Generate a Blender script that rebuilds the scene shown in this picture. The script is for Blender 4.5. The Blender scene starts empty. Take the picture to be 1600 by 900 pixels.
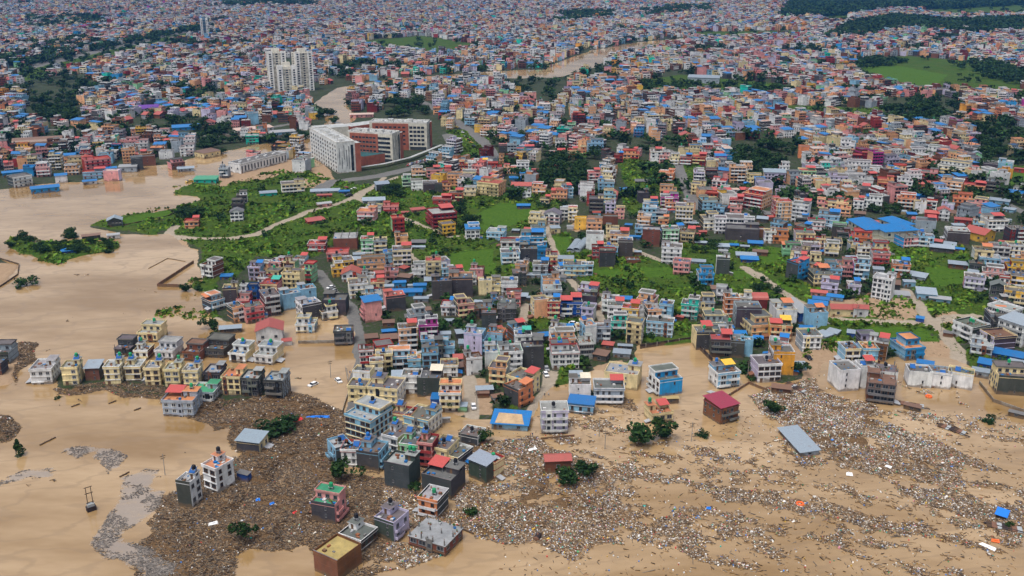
import bpy, math, random, re
import numpy as np

# ------------------------------------------------------------------ camera, sky, sun, exposure
S = bpy.context.scene
COL = S.collection
F, HZ, CAMH = 1500.0, -80.0, 180.0
TH = math.atan((450.0 - HZ) / F)
SN, CS = math.sin(TH), math.cos(TH)
cam = bpy.data.cameras.new("camera")
cam.sensor_width = 36.0
cam.lens = 36.0 * F / 1600.0
cam.clip_start, cam.clip_end = 1.0, 40000.0
camo = bpy.data.objects.new("camera", cam)
camo.location = (0, 0, CAMH)
camo.rotation_euler = (math.pi / 2 - TH, 0, 0)
COL.objects.link(camo)
S.camera = camo

HAZE_D = 0.000055
SUN_EL, SUN_AZ = 70.0, 215.0        # azimuth clockwise from +Y: behind the camera, to its left
w = bpy.data.worlds.new("World"); S.world = w; w.use_nodes = True
nt = w.node_tree; bg = nt.nodes["Background"]
sky = nt.nodes.new("ShaderNodeTexSky"); sky.sky_type = 'NISHITA'; sky.sun_disc = False
sky.sun_elevation = math.radians(SUN_EL); sky.sun_rotation = math.radians(SUN_AZ)
sky.air_density = 1.0; sky.dust_density = 6.0; sky.ozone_density = 1.0
hsv = nt.nodes.new("ShaderNodeHueSaturation"); hsv.inputs["Saturation"].default_value = 0.5
nt.links.new(sky.outputs[0], hsv.inputs["Color"]); nt.links.new(hsv.outputs[0], bg.inputs[0])
bg.inputs[1].default_value = 0.15
sl = bpy.data.lights.new("sun", 'SUN'); sl.energy = 1.6; sl.angle = math.radians(14); sl.color = (1.0, 0.975, 0.94)
so = bpy.data.objects.new("sun", sl); COL.objects.link(so)
so.rotation_euler = (math.radians(90 - SUN_EL), 0, math.radians(180 - SUN_AZ))
S.view_settings.view_transform = 'Standard'; S.view_settings.look = 'None'
S.view_settings.gamma = 1.0; S.view_settings.use_curve_mapping = False
S.view_settings.exposure = 0.22
S.cycles.max_bounces = 5; S.cycles.diffuse_bounces = 2; S.cycles.glossy_bounces = 2
S.cycles.transmission_bounces = 2; S.cycles.volume_bounces = 0; S.cycles.transparent_max_bounces = 4
S.cycles.use_denoising = True; S.cycles.use_adaptive_sampling = True

# ------------------------------------------------------------------ helpers
RNG = np.random.default_rng(7)
random.seed(11)
def lin(c): 
    c = np.asarray(c, float) / 255.0
    return np.where(c <= 0.04045, c / 12.92, ((c + 0.055) / 1.055) ** 2.4)
def at(u, v, z=0.0):
    "photo point -> world point at height z, and its depth"
    a, b = (u - 800.0) / F, (450.0 - v) / F
    dz = -SN + b * CS
    t = (z - CAMH) / dz
    return a * t, (CS + b * SN) * t, t
def proj(x, y, z=0.0):
    zc = np.maximum(y * CS + (CAMH - z) * SN, 1.0)
    return 800 + F * x / zc, 450 - F * (y * SN + (z - CAMH) * CS) / zc, zc
def hashn(ix, iy, s):
    n = (ix * 374761393 + iy * 668265263 + s * 2147483647) & 0xffffffff
    n = ((n ^ (n >> 13)) * 1274126177) & 0xffffffff
    return ((n ^ (n >> 16)) & 0xffff) / 65535.0
def vnoise(x, y, s=0):
    x = np.asarray(x, float); y = np.asarray(y, float)
    ix = np.floor(x).astype(np.int64); iy = np.floor(y).astype(np.int64)
    fx = x - ix; fy = y - iy
    fx = fx * fx * (3 - 2 * fx); fy = fy * fy * (3 - 2 * fy)
    a = hashn(ix, iy, s); b = hashn(ix + 1, iy, s); c = hashn(ix, iy + 1, s); d = hashn(ix + 1, iy + 1, s)
    return (a * (1 - fx) + b * fx) * (1 - fy) + (c * (1 - fx) + d * fx) * fy
def fbm(x, y, s=0, o=3):
    r = 0; a = .5
    for k in range(o):
        r = r + a * vnoise(x * 2 ** k, y * 2 ** k, s + k); a *= .5
    return r / (1 - .5 ** o)
def pip(u, v, poly):
    u = np.asarray(u); v = np.asarray(v)
    P = np.asarray(poly, float); out = np.zeros(u.shape, bool)
    m = (u >= P[:, 0].min()) & (u <= P[:, 0].max()) & (v >= P[:, 1].min()) & (v <= P[:, 1].max())
    if not m.any(): return out
    uu = u[m]; vv = v[m]; r = np.zeros(uu.shape, bool)
    for (x0, y0), (x1, y1) in zip(P, np.roll(P, -1, 0)):
        if y0 == y1: continue
        c = ((y0 > vv) != (y1 > vv)) & (uu < (x1 - x0) * (vv - y0) / (y1 - y0) + x0)
        r ^= c
    out[m] = r
    return out
def seg_dist(x, y, pts):
    d = np.full(np.shape(x), 1e9)
    for (ax, ay), (bx, by) in zip(pts[:-1], pts[1:]):
        vx, vy = bx - ax, by - ay; L = vx * vx + vy * vy + 1e-9
        t = np.clip(((x - ax) * vx + (y - ay) * vy) / L, 0, 1)
        d = np.minimum(d, np.hypot(x - ax - t * vx, y - ay - t * vy))
    return d

class QB:
    "collects quads: vertices, faces, a colour id and a surface number per face"
    def __init__(s): s.v = []; s.f = []; s.c = []; s.m = []
    def quad(s, p, c, m=0):
        n = len(s.v); s.v += list(p); s.f.append((n, n + 1, n + 2, n + 3)); s.c.append(c); s.m.append(m)
    def box(s, x0, x1, y0, y1, z0, z1, c, m=0, bottom=False, top=None, faces=None):
        n = len(s.v)
        s.v += [(x0, y0, z0), (x1, y0, z0), (x1, y1, z0), (x0, y1, z0), (x0, y0, z1), (x1, y0, z1), (x1, y1, z1), (x0, y1, z1)]
        cs = faces or (c, c, c, c)
        for k, fc in enumerate(((0, 1, 5, 4), (1, 2, 6, 5), (2, 3, 7, 6), (3, 0, 4, 7))):
            s.f.append(tuple(n + i for i in fc)); s.c.append(cs[k]); s.m.append(m)
        s.f.append((n + 4, n + 5, n + 6, n + 7)); s.c.append(c if top is None else top); s.m.append(m)
        if bottom: s.f.append((n + 3, n + 2, n + 1, n)); s.c.append(c); s.m.append(m)
    def slab(s, p, t, c, m=0):
        "a sheet with four given corners (counter-clockwise from above) and a thickness"
        n = len(s.v); s.v += [tuple(q) for q in p] + [(q[0], q[1], q[2] - t) for q in p]
        for fc in ((0, 1, 2, 3), (7, 6, 5, 4), (0, 4, 5, 1), (1, 5, 6, 2), (2, 6, 7, 3), (3, 7, 4, 0)):
            s.f.append(tuple(n + i for i in fc)); s.c.append(c); s.m.append(m)
    def tube(s, p, q, r0, r1, c, m=0, k=6, cap=True):
        p = np.array(p, float); q = np.array(q, float); d = q - p; d /= np.linalg.norm(d) + 1e-9
        a = np.cross(d, (0, 0, 1.0) if abs(d[2]) < .9 else (1.0, 0, 0)); a /= np.linalg.norm(a); b = np.cross(d, a)
        n = len(s.v)
        for P, r in ((p, r0), (q, r1)):
            for i in range(k):
                t = 2 * math.pi * i / k
                s.v.append(tuple(P + r * (a * math.cos(t) + b * math.sin(t))))
        for i in range(k):
            j = (i + 1) % k
            s.f.append((n + i, n + j, n + k + j, n + k + i)); s.c.append(c); s.m.append(m)
        if cap:
            s.v.append(tuple(q)); e = len(s.v) - 1
            for i in range(0, k, 2):
                s.f.append((n + k + i, n + k + (i + 1) % k, n + k + (i + 2) % k, e)); s.c.append(c); s.m.append(m)
    def arr(s):
        return (np.array(s.v, np.float32).reshape(-1, 3), np.array(s.f, np.int32).reshape(-1, 4), np.array(s.c), np.array(s.m, np.int32))
    def empty(s): return not s.f

def mk_mesh(name, v, f, rgb, m, mats, smooth=False):
    me = bpy.data.meshes.new(name)
    nv, nf = len(v), len(f)
    me.vertices.add(nv); me.vertices.foreach_set("co", np.ascontiguousarray(v, np.float32).ravel())
    me.loops.add(nf * 4); me.loops.foreach_set("vertex_index", np.ascontiguousarray(f, np.int32).ravel())
    me.polygons.add(nf); me.polygons.foreach_set("loop_start", np.arange(0, nf * 4, 4, dtype=np.int32))
    try: me.polygons.foreach_set("loop_total", np.full(nf, 4, np.int32))
    except Exception: pass
    for x in mats: me.materials.append(x)
    if m is not None: me.polygons.foreach_set("material_index", np.ascontiguousarray(m, np.int32))
    me.polygons.foreach_set("use_smooth", np.full(nf, smooth, bool))
    if rgb is not None:
        at_ = me.attributes.new("Col", 'FLOAT_COLOR', 'FACE')
        c4 = np.ones((nf, 4), np.float32); c4[:, :3] = rgb
        at_.data.foreach_set("color", c4.ravel())
    me.update(calc_edges=True)
    return me
def link(name, me, parent=None, loc=None, rz=None):
    o = bpy.data.objects.new(name, me); COL.objects.link(o)
    if parent: o.parent = parent
    if loc is not None: o.location = loc
    if rz is not None: o.rotation_euler = (0, 0, rz)
    return o
def tag(o, label=None, cat=None, group=None, kind=None):
    if label: o["label"] = label
    if cat: o["category"] = cat
    if group: o["group"] = group
    if kind: o["kind"] = kind
    return o

# ------------------------------------------------------------------ materials
def mat(name, rough=.8, spec=.3):
    m = bpy.data.materials.new(name); m.use_nodes = True
    b = m.node_tree.nodes["Principled BSDF"]; b.inputs["Roughness"].default_value = rough
    b.inputs["Specular IOR Level"].default_value = spec
    return m, m.node_tree, b
def nd(t, kind, **kw):
    n = t.nodes.new(kind)
    for k, v in kw.items():
        if k in n.inputs: n.inputs[k].default_value = v
        else: setattr(n, k, v)
    return n
def mixc(t, fac, a, b, mode='MIX'):
    n = t.nodes.new("ShaderNodeMix"); n.data_type = 'RGBA'; n.blend_type = mode
    for sock, val in ((n.inputs[0], fac), (n.inputs[6], a), (n.inputs[7], b)):
        if isinstance(val, (int, float)): sock.default_value = val
        elif isinstance(val, (tuple, list, np.ndarray)): sock.default_value = (*[float(q) for q in val[:3]], 1)
        else: t.links.new(val, sock)
    return n.outputs[2]
def ramp(t, x, lo, hi, a=0.0, b=1.0):
    n = t.nodes.new("ShaderNodeMapRange"); n.inputs[1].default_value = lo; n.inputs[2].default_value = hi
    n.inputs[3].default_value = a; n.inputs[4].default_value = b
    t.links.new(x, n.inputs[0]); return n.outputs[0]
def noise(t, vec, scale, detail=3, rough=.6):
    n = nd(t, "ShaderNodeTexNoise", Scale=scale, Detail=detail, Roughness=rough)
    t.links.new(vec, n.inputs["Vector"]); return n.outputs[0]
def math_(t, op, a, b=None):
    n = t.nodes.new("ShaderNodeMath"); n.operation = op
    for i, x in enumerate((a, b)):
        if x is None: continue
        if isinstance(x, (int, float)): n.inputs[i].default_value = x
        else: t.links.new(x, n.inputs[i])
    return n.outputs[0]

# weathered paint, cement and brick: the face colour with stains, streaks and grain
M_WALL, t, b = mat("weathered_masonry", .88, .2)
col = nd(t, "ShaderNodeAttribute", attribute_name="Col"); pos = nd(t, "ShaderNodeNewGeometry").outputs["Position"]
mp = nd(t, "ShaderNodeMapping"); mp.inputs["Scale"].default_value = (1, 1, .22); t.links.new(pos, mp.inputs[0])
n1 = noise(t, mp.outputs[0], .9, 4); n2 = noise(t, pos, .22, 3); n3 = noise(t, pos, 5.0, 2)
c = mixc(t, ramp(t, n1, .47, .76, 0, .55), col.outputs[0], mixc(t, .35, (.11, .10, .09), col.outputs[0]), 'MIX')
sepz = nd(t, "ShaderNodeSeparateXYZ"); t.links.new(pos, sepz.inputs[0])
mudl = math_(t, 'ADD', sepz.outputs[2], ramp(t, n2, .3, .7, -1.1, 1.1))
c = mixc(t, ramp(t, mudl, 1.5, .7, 0, .7), c, (.19, .125, .07))
c = mixc(t, 1.0, c, mixc(t, ramp(t, n2, .3, .7), (.70, .70, .69), (1.1, 1.08, 1.05)), 'MULTIPLY')
c = mixc(t, 1.0, c, mixc(t, ramp(t, n3, .3, .7), (.88, .88, .88), (1.08, 1.08, 1.08)), 'MULTIPLY')
t.links.new(c, b.inputs["Base Color"])
M_GLASS, t, b = mat("dark_window_glass", .12, .5)
pos = nd(t, "ShaderNodeNewGeometry").outputs["Position"]
t.links.new(mixc(t, ramp(t, noise(t, pos, .35, 1), .35, .65), (.008, .012, .018), (.045, .055, .07)), b.inputs["Base Color"])
M_SHEET, t, b = mat("painted_metal_sheet", .45, .5)
col = nd(t, "ShaderNodeAttribute", attribute_name="Col"); pos = nd(t, "ShaderNodeNewGeometry").outputs["Position"]
n1 = noise(t, pos, .5, 4); n2 = noise(t, pos, 2.5, 2)
c = mixc(t, ramp(t, n1, .55, .8, 0, .45), col.outputs[0], (.16, .09, .06))
c = mixc(t, 1.0, c, mixc(t, ramp(t, n2, .3, .7), (.8, .8, .8), (1.1, 1.1, 1.1)), 'MULTIPLY')
t.links.new(c, b.inputs["Base Color"])
M_LEAF, t, b = mat("leaves", .75, .15)
col = nd(t, "ShaderNodeAttribute", attribute_name="Col"); oi = nd(t, "ShaderNodeObjectInfo")
c = mixc(t, 1.0, col.outputs[0], mixc(t, oi.outputs["Random"], (.75, .8, .8), (1.25, 1.15, .9)), 'MULTIPLY')
t.links.new(c, b.inputs["Base Color"])
M_BARK, t, b = mat("bark", .95, .1); b.inputs["Base Color"].default_value = (.07, .05, .035, 1)
M_JUNK, t, b = mat("flotsam", .7, .3)
col = nd(t, "ShaderNodeAttribute", attribute_name="Col"); t.links.new(col.outputs[0], b.inputs["Base Color"])
M_PAINT, t, b = mat("car_paint", .25, .5)
oi = nd(t, "ShaderNodeObjectInfo"); t.links.new(oi.outputs["Color"], b.inputs["Base Color"])
M_TYRE, t, b = mat("tyre_rubber", .9, .1); b.inputs["Base Color"].default_value = (.015, .015, .015, 1)
MATS = [M_WALL, M_GLASS, M_SHEET, M_LEAF]
# ------------------------------------------------------------------ the lie of the land, read off the photograph and laid out on the ground
LAND = [[(372,247),(430,236),(482,222),(492,262),(455,266),(400,282),(350,292),(330,286),(360,262)],
 [(493,262),(455,264),(420,275),(345,292),(300,286),(268,304),(300,308),(318,316),(250,330),(200,338),(152,350),(140,358),(200,366),(270,368),(288,385),(302,395),(308,415),(318,440),(300,445),(330,455),(325,500),(365,506),(430,505),(452,470),(470,488),(520,500),(545,515),(550,560),(545,600),(540,640),(560,655),(640,622),(700,640),(740,655),(770,655),(835,655),(850,618),(885,602),(930,578),(955,592),(985,578),(1000,538),(1092,534),(1122,565),(1170,592),(1212,602),(1262,592),(1290,562),(1335,585),(1390,560),(1440,560),(1500,565),(1560,590),(1640,610),(2600,640),(2600,-79.8),(1104,-79.8),(1104,52),(1060,68),(960,87),(930,104),(880,119),(860,121),(760,123),(640,128),(565,136),(535,155),(555,185),(540,205),(522,240)],
 [(-1200,330),(0,297),(60,290),(120,284),(180,279),(200,262),(270,256),(340,238),(400,227),(470,216),(500,205),(512,190),(494,160),(525,138),(600,125),(690,118),(760,112),(855,108),(872,98),(925,79),(1000,66),(1060,61),(1108,54),(1108,-79.8),(-1200,-79.8)],
 [(8,376),(28,370),(48,382),(100,380),(130,376),(178,378),(182,390),(150,398),(110,406),(85,410),(50,402),(20,394)],
 [(95,362),(118,360),(120,374),(95,375)],[(-200,405),(-10,404),(30,414),(28,425),(0,446),(-200,500)],
 [(60,585),(190,580),(440,600),(445,612),(330,640),(240,618),(100,604)],
 [(40,540),(50,565),(20,600),(-60,610),(-60,540)],[(-40,650),(15,652),(22,672),(8,690),(-40,700)],[(15,712),(25,700),(38,705),(36,716)]]
GREEN = [[(245,350),(300,312),(360,290),(430,268),(490,272),(560,292),(640,275),(720,240),(700,205),(760,215),(770,240),(700,265),(640,300),(640,345),(600,352),(560,350),(555,385),(520,385),(490,405),(400,405),(375,440),(320,425),(308,395),(290,380),(262,362),(250,368),(200,362),(142,356),(175,343)],
 [(575,320),(640,300),(760,300),(840,295),(880,320),(850,355),(790,365),(760,385),(740,440),(690,440),(690,400),(640,420),(600,400),(560,420),(560,370)],
 [(850,370),(895,368),(895,398),(852,397)],[(820,395),(850,398),(850,430),(760,440),(700,435),(700,390),(775,385)],[(880,395),(930,392),(1060,410),(1100,440),(1090,505),(1040,500),(985,468),(930,465),(890,430)],
 [(1040,430),(1060,385),(1100,380),(1150,380),(1230,390),(1250,440),(1240,480),(1180,465),(1100,450),(1090,500),(1060,500)],
 [(1385,380),(1510,390),(1520,440),(1560,460),(1520,520),(1440,470),(1420,440),(1385,420)],[(1345,470),(1430,470),(1520,480),(1530,520),(1480,545),(1560,565),(1530,590),(1490,540),(1440,520),(1350,545),(1250,560),(1270,525)],
 [(855,588),(890,580),(895,612),(858,614)],[(955,580),(985,560),(1000,575),(985,590)],[(780,545),(860,540),(860,575),(790,570)],[(830,495),(900,495),(900,512),(830,515)],
 [(1330,92),(1420,88),(1560,100),(1600,120),(1600,150),(1480,142),(1420,142),(1340,118)],[(985,128),(1060,118),(1200,130),(1245,138),(1225,150),(1000,148)],[(1232,165),(1385,172),(1385,188),(1240,182)],
 [(1340,205),(1382,205),(1382,222),(1345,222)],[(1570,262),(1660,255),(1660,300),(1572,292)],[(560,65),(660,56),(760,72),(700,84),(600,80)],[(700,205),(745,205),(760,240),(720,248)],
 [(20,112),(120,88),(220,66),(320,42),(330,50),(230,78),(130,104),(40,128)],[(1420,20),(1560,2),(1640,8),(1640,22),(1500,26)],[(1280,22),(1330,24),(1320,34),(1285,32)],
 [(960,250),(1090,255),(1090,300),(980,305)],[(1020,300),(1040,330),(990,345),(970,310)],[(1235,430),(1300,470),(1260,480),(1235,470)],[(1050,505),(1085,510),(1080,540),(1000,535),(960,530),(980,515)],
 [(1500,-20),(1700,-20),(1700,4),(1500,6)],[(1080,50),(1250,48),(1260,56),(1090,62)],[(180,338),(262,318),(275,340),(200,356)],[(270,290),(345,283),(350,300),(290,312),(268,306)],
 [(290,440),(345,420),(345,470),(300,500)],[(225,480),(320,475),(345,500),(240,500)],[(8,376),(182,376),(182,392),(85,412),(12,396)],[(560,650),(620,625),(640,690),(700,690),(720,660),(740,650),(720,720),(560,700)],[(790,590),(840,600),(800,640),(770,630)]]
PADDY = [[(742,338),(780,318),(834,326),(826,346),(790,359),(752,363)],[(702,398),(770,390),(774,432),(702,430)],[(1003,419),(1055,420),(1062,437),(1005,437)],[(1138,424),(1178,426),(1184,438),(1138,436)],[(1184,399),(1212,397),(1222,413),(1190,415)],[(1440,420),(1512,418),(1508,446),(1462,450)],[(1352,512),(1414,514),(1438,538),(1352,541)],
 [(1345,106),(1400,103),(1482,118),(1460,138),(1430,138),(1372,121)],[(190,344),(262,326),(270,338),(195,352)],[(896,424),(970,422),(985,434),(900,436)],[(854,372),(890,371),(891,393),(856,395)],[(1200,385),(1222,388),(1222,398),(1206,397)],[(1560,266),(1640,262),(1640,296),(1574,290)],[(1190,132),(1238,136),(1230,143),(1180,140)],[(960,585),(982,562),(996,574),(985,588)],[(1418,514),(1448,520),(1470,536),(1440,536)],[(1220,445),(1240,452),(1232,462),(1215,458)]]
MUD = [[(-60,530),(42,538),(52,565),(20,602),(-60,612)],[(-200,400),(30,412),(30,428),(0,450),(-200,500)],[(345,480),(545,500),(560,600),(440,620),(430,520)],[(360,244),(484,216),(520,285),(492,276),(455,270),(400,284),(340,294)],[(920,575),(960,560),(985,590),(950,600)],[(1400,525),(1475,535),(1510,570),(1450,575),(1420,560)],[(1290,470),(1430,475),(1430,500),(1290,500)],[(1210,510),(1345,545),(1345,580),(1250,600)],[(640,590),(760,590),(770,650),(640,640)],[(200,366),(285,372),(305,410),(250,380)],[(470,280),(520,285),(510,300),(470,295)],
 [(340,240),(480,215),(490,262),(420,275),(300,288),(270,300),(200,300),(180,280)],[(885,355),(900,340),(915,352),(900,366)],[(1460,490),(1520,495),(1520,520),(1470,505)],[(1070,545),(1110,590),(1120,640),(1060,620)]]
ROADS = [([(-60,135),(60,102),(130,86),(200,70),(250,57),(330,45),(420,38)],15,1),([(276,356),(266,364),(270,372),(290,374),(360,375),(400,368),(440,350),(490,330),(535,318),(560,305),(585,292),(620,278),(690,262),(770,245)],3.2,0),
 ([(500,300),(520,285),(590,276),(650,262),(690,245),(708,228),(700,212)],6,1),([(640,150),(690,175),(735,205),(758,226),(772,246)],6,1),([(1045,235),(1062,272),(1078,305),(1090,330)],5,1),([(495,425),(515,455),(545,478),(556,510),(562,560),(545,610),(538,650)],3.5,1),
 ([(845,330),(860,372),(880,428),(905,455),(946,464),(950,470),(935,480),(932,490),(945,512)],2.2,0),([(1165,420),(1200,445),(1240,470),(1290,500),(1340,504),(1440,507),(1500,497),(1600,500)],3.2,0),([(1415,455),(1445,495),(1478,530),(1495,548),(1500,575)],3.2,0),
 ([(733,590),(738,655)],3,0),([(858,585),(855,612),(828,650)],3.2,0),([(822,478),(818,512)],2.5,0),([(1100,300),(1180,330),(1290,340),(1390,400)],3.5,1),([(1550,310),(1640,350)],4,1),([(600,278),(560,312),(700,372),(830,372),(900,330)],2.4,0),([(905,350),(985,390),(1060,418)],2.4,0),([(330,500),(440,540),(545,560)],3,0),
 ([(660,420),(640,400),(560,395)],2.5,0),([(0,205),(200,200),(330,215),(480,190)],4,1)]
ROADW = [([at(*p)[:2] for p in pl], wd, k) for pl, wd, k in ROADS]
DEBRIS = [([(225,790),(310,755),(380,712),(370,690),(365,665),(310,660),(330,640),(360,628),(460,612),(545,640),(560,690),(520,740),(620,750),(650,770),(690,790),(720,800),(700,850),(640,830),(560,870),(500,890),(480,845),(440,850),(380,870),(360,1000),(230,1000),(215,850),(240,830)],1.0),
 ([(250,630),(330,622),(375,640),(370,662),(340,672),(300,655)],1.0),([(690,690),(760,680),(830,680),(860,705),(920,720),(965,760),(985,800),(965,830),(900,862),(860,840),(740,838),(700,790),(690,760),(750,740)],.95),
 ([(1170,620),(1220,605),(1270,590),(1290,620),(1370,635),(1385,655),(1425,680),(1485,720),(1505,765),(1560,800),(1510,812),(1400,760),(1330,730),(1280,705),(1240,690),(1245,680),(1190,650)],.95),
 ([(95,604),(190,598),(330,612),(330,632),(240,624),(110,614)],1.0),([(830,640),(980,620),(1000,660),(960,720),(900,710),(860,690)],.62),([(840,840),(960,790),(1060,800),(1100,840),(1200,860),(1270,885),(1230,900),(1080,870),(960,850),(880,868)],.62),
 ([(1075,690),(1180,695),(1240,740),(1240,772),(1130,735),(1080,718)],.6),([(985,720),(1045,745),(1070,790),(1020,820),(980,790)],.6),([(930,640),(1080,690),(1250,690),(1460,690),(1620,760),(1620,910),(1250,900),(1050,810),(950,760)],.62),([(1330,640),(1600,640),(1620,700),(1450,690)],.52),
 ([(-60,640),(18,648),(26,672),(8,692),(-60,702)],1.0),([(20,536),(48,540),(52,565),(24,600),(30,570)],1.0),([(490,840),(560,800),(640,810),(700,860),(560,900),(500,900)],.8),([(540,640),(600,690),(700,700),(760,660),(800,700),(760,760),(560,760)],.5),([(1380,600),(1490,600),(1500,625),(1390,622)],.45),([(1440,655),(1510,665),(1500,690),(1450,685)],.6),([(1500,630),(1590,660),(1570,690),(1520,660)],.5)]
SCUM = [[(160,850),(160,800),(195,745),(240,735),(262,740),(235,765),(255,770),(235,800),(200,830),(240,860),(300,890),(240,890),(170,870)],[(0,745),(40,730),(85,728),(85,742),(40,745),(0,755)],[(150,715),(165,700),(205,715),(200,722),(165,740),(150,722)],[(90,700),(130,690),(160,700),(120,715)]]
NOFILL = [[(492,135),(550,126),(562,140),(540,160),(562,198),(508,198),(488,160)],[(478,190),(560,178),(680,175),(700,205),(690,250),(540,285),(478,275)],[(422,92),(490,92),(490,150),(422,150)],[(1330,330),(1430,335),(1430,382),(1330,385)],[(40,150),(130,150),(130,196),(40,192)],[(300,200),(372,205),(372,245),(300,240)],[(835,232),(940,240),(935,305),(835,300)],[(1140,220),(1250,220),(1255,285),(1145,270)],
 [(1380,155),(1500,155),(1500,200),(1380,195)],[(1520,212),(1580,212),(1580,252),(1520,295)],[(1290,60),(1330,38),(1400,26),(1480,34),(1600,30),(1600,48),(1500,50),(1420,46),(1350,58)],[(1220,28),(1235,6),(1280,-60),(1700,-60),(1700,4),(1480,16),(1400,16),(1330,24),(1260,28)],[(595,160),(665,150),(670,180),(600,190)],[(490,150),(548,150),(555,195),(490,190)],[(795,120),(885,115),(890,142),(860,168),(845,165),(800,140)],[(1035,112),(1085,112),(1085,128),(1035,128)]]

def fields(x, y, jit=1.0):
    "ground cover at world points: land, green, paddy, mud, road, path, debris, scum"
    n1 = fbm(x / 22, y / 22, 1) - .5; n2 = fbm(x / 22, y / 22, 9) - .5
    u, v, zc = proj(x + n1 * 9 * jit, y + n2 * 14 * jit)
    land = np.zeros(u.shape)
    for k, P in enumerate(LAND): land = np.maximum(land, pip(u, v, P))
    green = np.zeros(u.shape); paddy = green.copy(); mud = green.copy(); deb = green.copy(); scum = green.copy()
    for P in GREEN: green = np.maximum(green, pip(u, v, P))
    u0, v0, _ = proj(x + n1 * 2 * jit, y + n2 * 2 * jit)
    for P in PADDY: paddy = np.maximum(paddy, pip(u0, v0, P))
    for P in MUD: mud = np.maximum(mud, pip(u, v, P))
    for P, d in DEBRIS: deb = np.maximum(deb, d * pip(u, v, P))
    for P in SCUM: scum = np.maximum(scum, pip(u, v, P))
    road = np.zeros(u.shape); path = road.copy()
    for pl, wd, k in ROADW:
        d = seg_dist(x + n1 * 3, y + n2 * 3, pl)
        r = np.clip((wd - d) / 1.5 + .5, 0, 1)
        if k: road = np.maximum(road, r)
        else: path = np.maximum(path, r)
    return dict(land=land, green=green, paddy=paddy, mud=mud, road=road, path=path, debris=deb, scum=scum)

def axis(lo, hi, mid, step, p):
    out = [lo]; 
    while out[-1] < hi:
        a = abs(out[-1]); out.append(out[-1] + step * max(1.0, a / mid) ** p)
    return np.array(out)
ys = axis(150.0, 5200.0, 620.0, 1.8, 1.6)
xp = axis(0.0, 4200.0, 330.0, 1.8, 2.0); xs = np.concatenate([-xp[:0:-1], xp])
ys = np.concatenate([[-8000, -3000, -800, 0, 80], ys, [7000, 11000, 20000]]); xs = np.concatenate([[-20000, -10000, -6000], xs, [6000, 10000, 20000]])
GX, GY = np.meshgrid(xs, ys)
FL = fields(GX, GY)
def blur(a, k=1):
    for _ in range(k):
        b = a.copy(); b[1:-1, 1:-1] = (a[1:-1, 1:-1] * 4 + a[:-2, 1:-1] + a[2:, 1:-1] + a[1:-1, :-2] + a[1:-1, 2:]) / 8; a = b
    return a
land = blur(FL['land'], 3); debf = blur(FL['debris'], 4)
# streaks of flotsam run with the current
ca, sa = math.cos(math.radians(-22)), math.sin(math.radians(-22))
def streak(x, y):
    a = x * ca + y * sa; b_ = -x * sa + y * ca
    return .62 * fbm(a / 26 + 1.6 * fbm(x / 40, y / 40, 31), b_ / 8 + 1.2 * fbm(x / 30, y / 30, 37), 21, 4) + .38 * fbm(x / 3.5, y / 3.5, 23, 2)
ST = streak(GX, GY)
dens = np.where(debf > .97, debf, np.clip((ST - (.74 - .45 * debf)) * 7, 0, 1) * np.clip(debf * 2.2, 0, 1))
near = GY < 1600
bump = fbm(GX / 7, GY / 7, 3, 3); fine = fbm(GX / 2.6, GY / 2.6, 5, 2)
heavy = np.clip((debf - .96 + .5 * (fbm(GX / 9, GY / 9, 51) - .5)) * 5 + .4, 0, 1) * (debf > .5)
GZ = -1.6 + 2.0 * np.clip(land * 1.6 - .3, 0, 1) + (bump - .5) * .8 * land
GZ = np.maximum(GZ, -1.6 + heavy * (1.35 + 1.5 * bump + .7 * fine))
GZ += FL['green'] * (1 - FL['paddy']) * (1 - FL['path']) * near * (fine * 1.3 + bump * 1.6 - .6)
GZ = np.where((GX < -5000) | (GX > 5000) | (GY > 5200) | (GY < 140), .3, GZ)
ny, nx = GX.shape
idx = np.arange(nx * ny).reshape(ny, nx)
gf = np.stack([idx[:-1, :-1], idx[:-1, 1:], idx[1:, 1:], idx[1:, :-1]], -1).reshape(-1, 4)
gv = np.stack([GX, GY, GZ], -1).reshape(-1, 3)
M_GROUND, t, b = mat("town_ground", .95, .1)
def att(nm): return nd(t, "ShaderNodeAttribute", attribute_name=nm).outputs["Fac"]
pos = nd(t, "ShaderNodeNewGeometry").outputs["Position"]
nA = noise(t, pos, .06, 5); nB = noise(t, pos, .5, 4); nC = noise(t, pos, 2.2, 3)
def edge(nm, w_=.35):
    m = math_(t, 'ADD', att(nm), ramp(t, nB, 0, 1, -w_, w_)); return ramp(t, m, .4, .6)
c = mixc(t, ramp(t, nA, .35, .65), (.032, .029, .026), (.075, .067, .058))
c = mixc(t, ramp(t, nB, .35, .7), c, mixc(t, ramp(t, nC, .4, .6), (.03, .03, .028), (.15, .135, .118)))
weeds = ramp(t, nB, .40, .50)
c = mixc(t, math_(t, 'MULTIPLY', weeds, .8), c, mixc(t, nC, (.008, .022, .004), (.03, .056, .010)))
g = mixc(t, ramp(t, nB, .3, .7), (.013, .038, .005), (.060, .115, .011)); g = mixc(t, ramp(t, nA, .4, .62, 0, .75), g, (.055, .078, .012))
g = mixc(t, 1.0, g, mixc(t, ramp(t, nC, .3, .7), (.6, .6, .6), (1.3, 1.3, 1.3)), 'MULTIPLY')
c = mixc(t, edge("green"), c, g)
c = mixc(t, edge("mud"), c, mixc(t, nB, (.23, .15, .085), (.36, .26, .175)))
c = mixc(t, edge("paddy", .1), c, mixc(t, ramp(t, nB, .3, .7), (.034, .082, .007), (.062, .118, .012)))
c = mixc(t, edge("path", .25), c, mixc(t, nB, (.22, .18, .13), (.36, .31, .25)))
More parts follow.
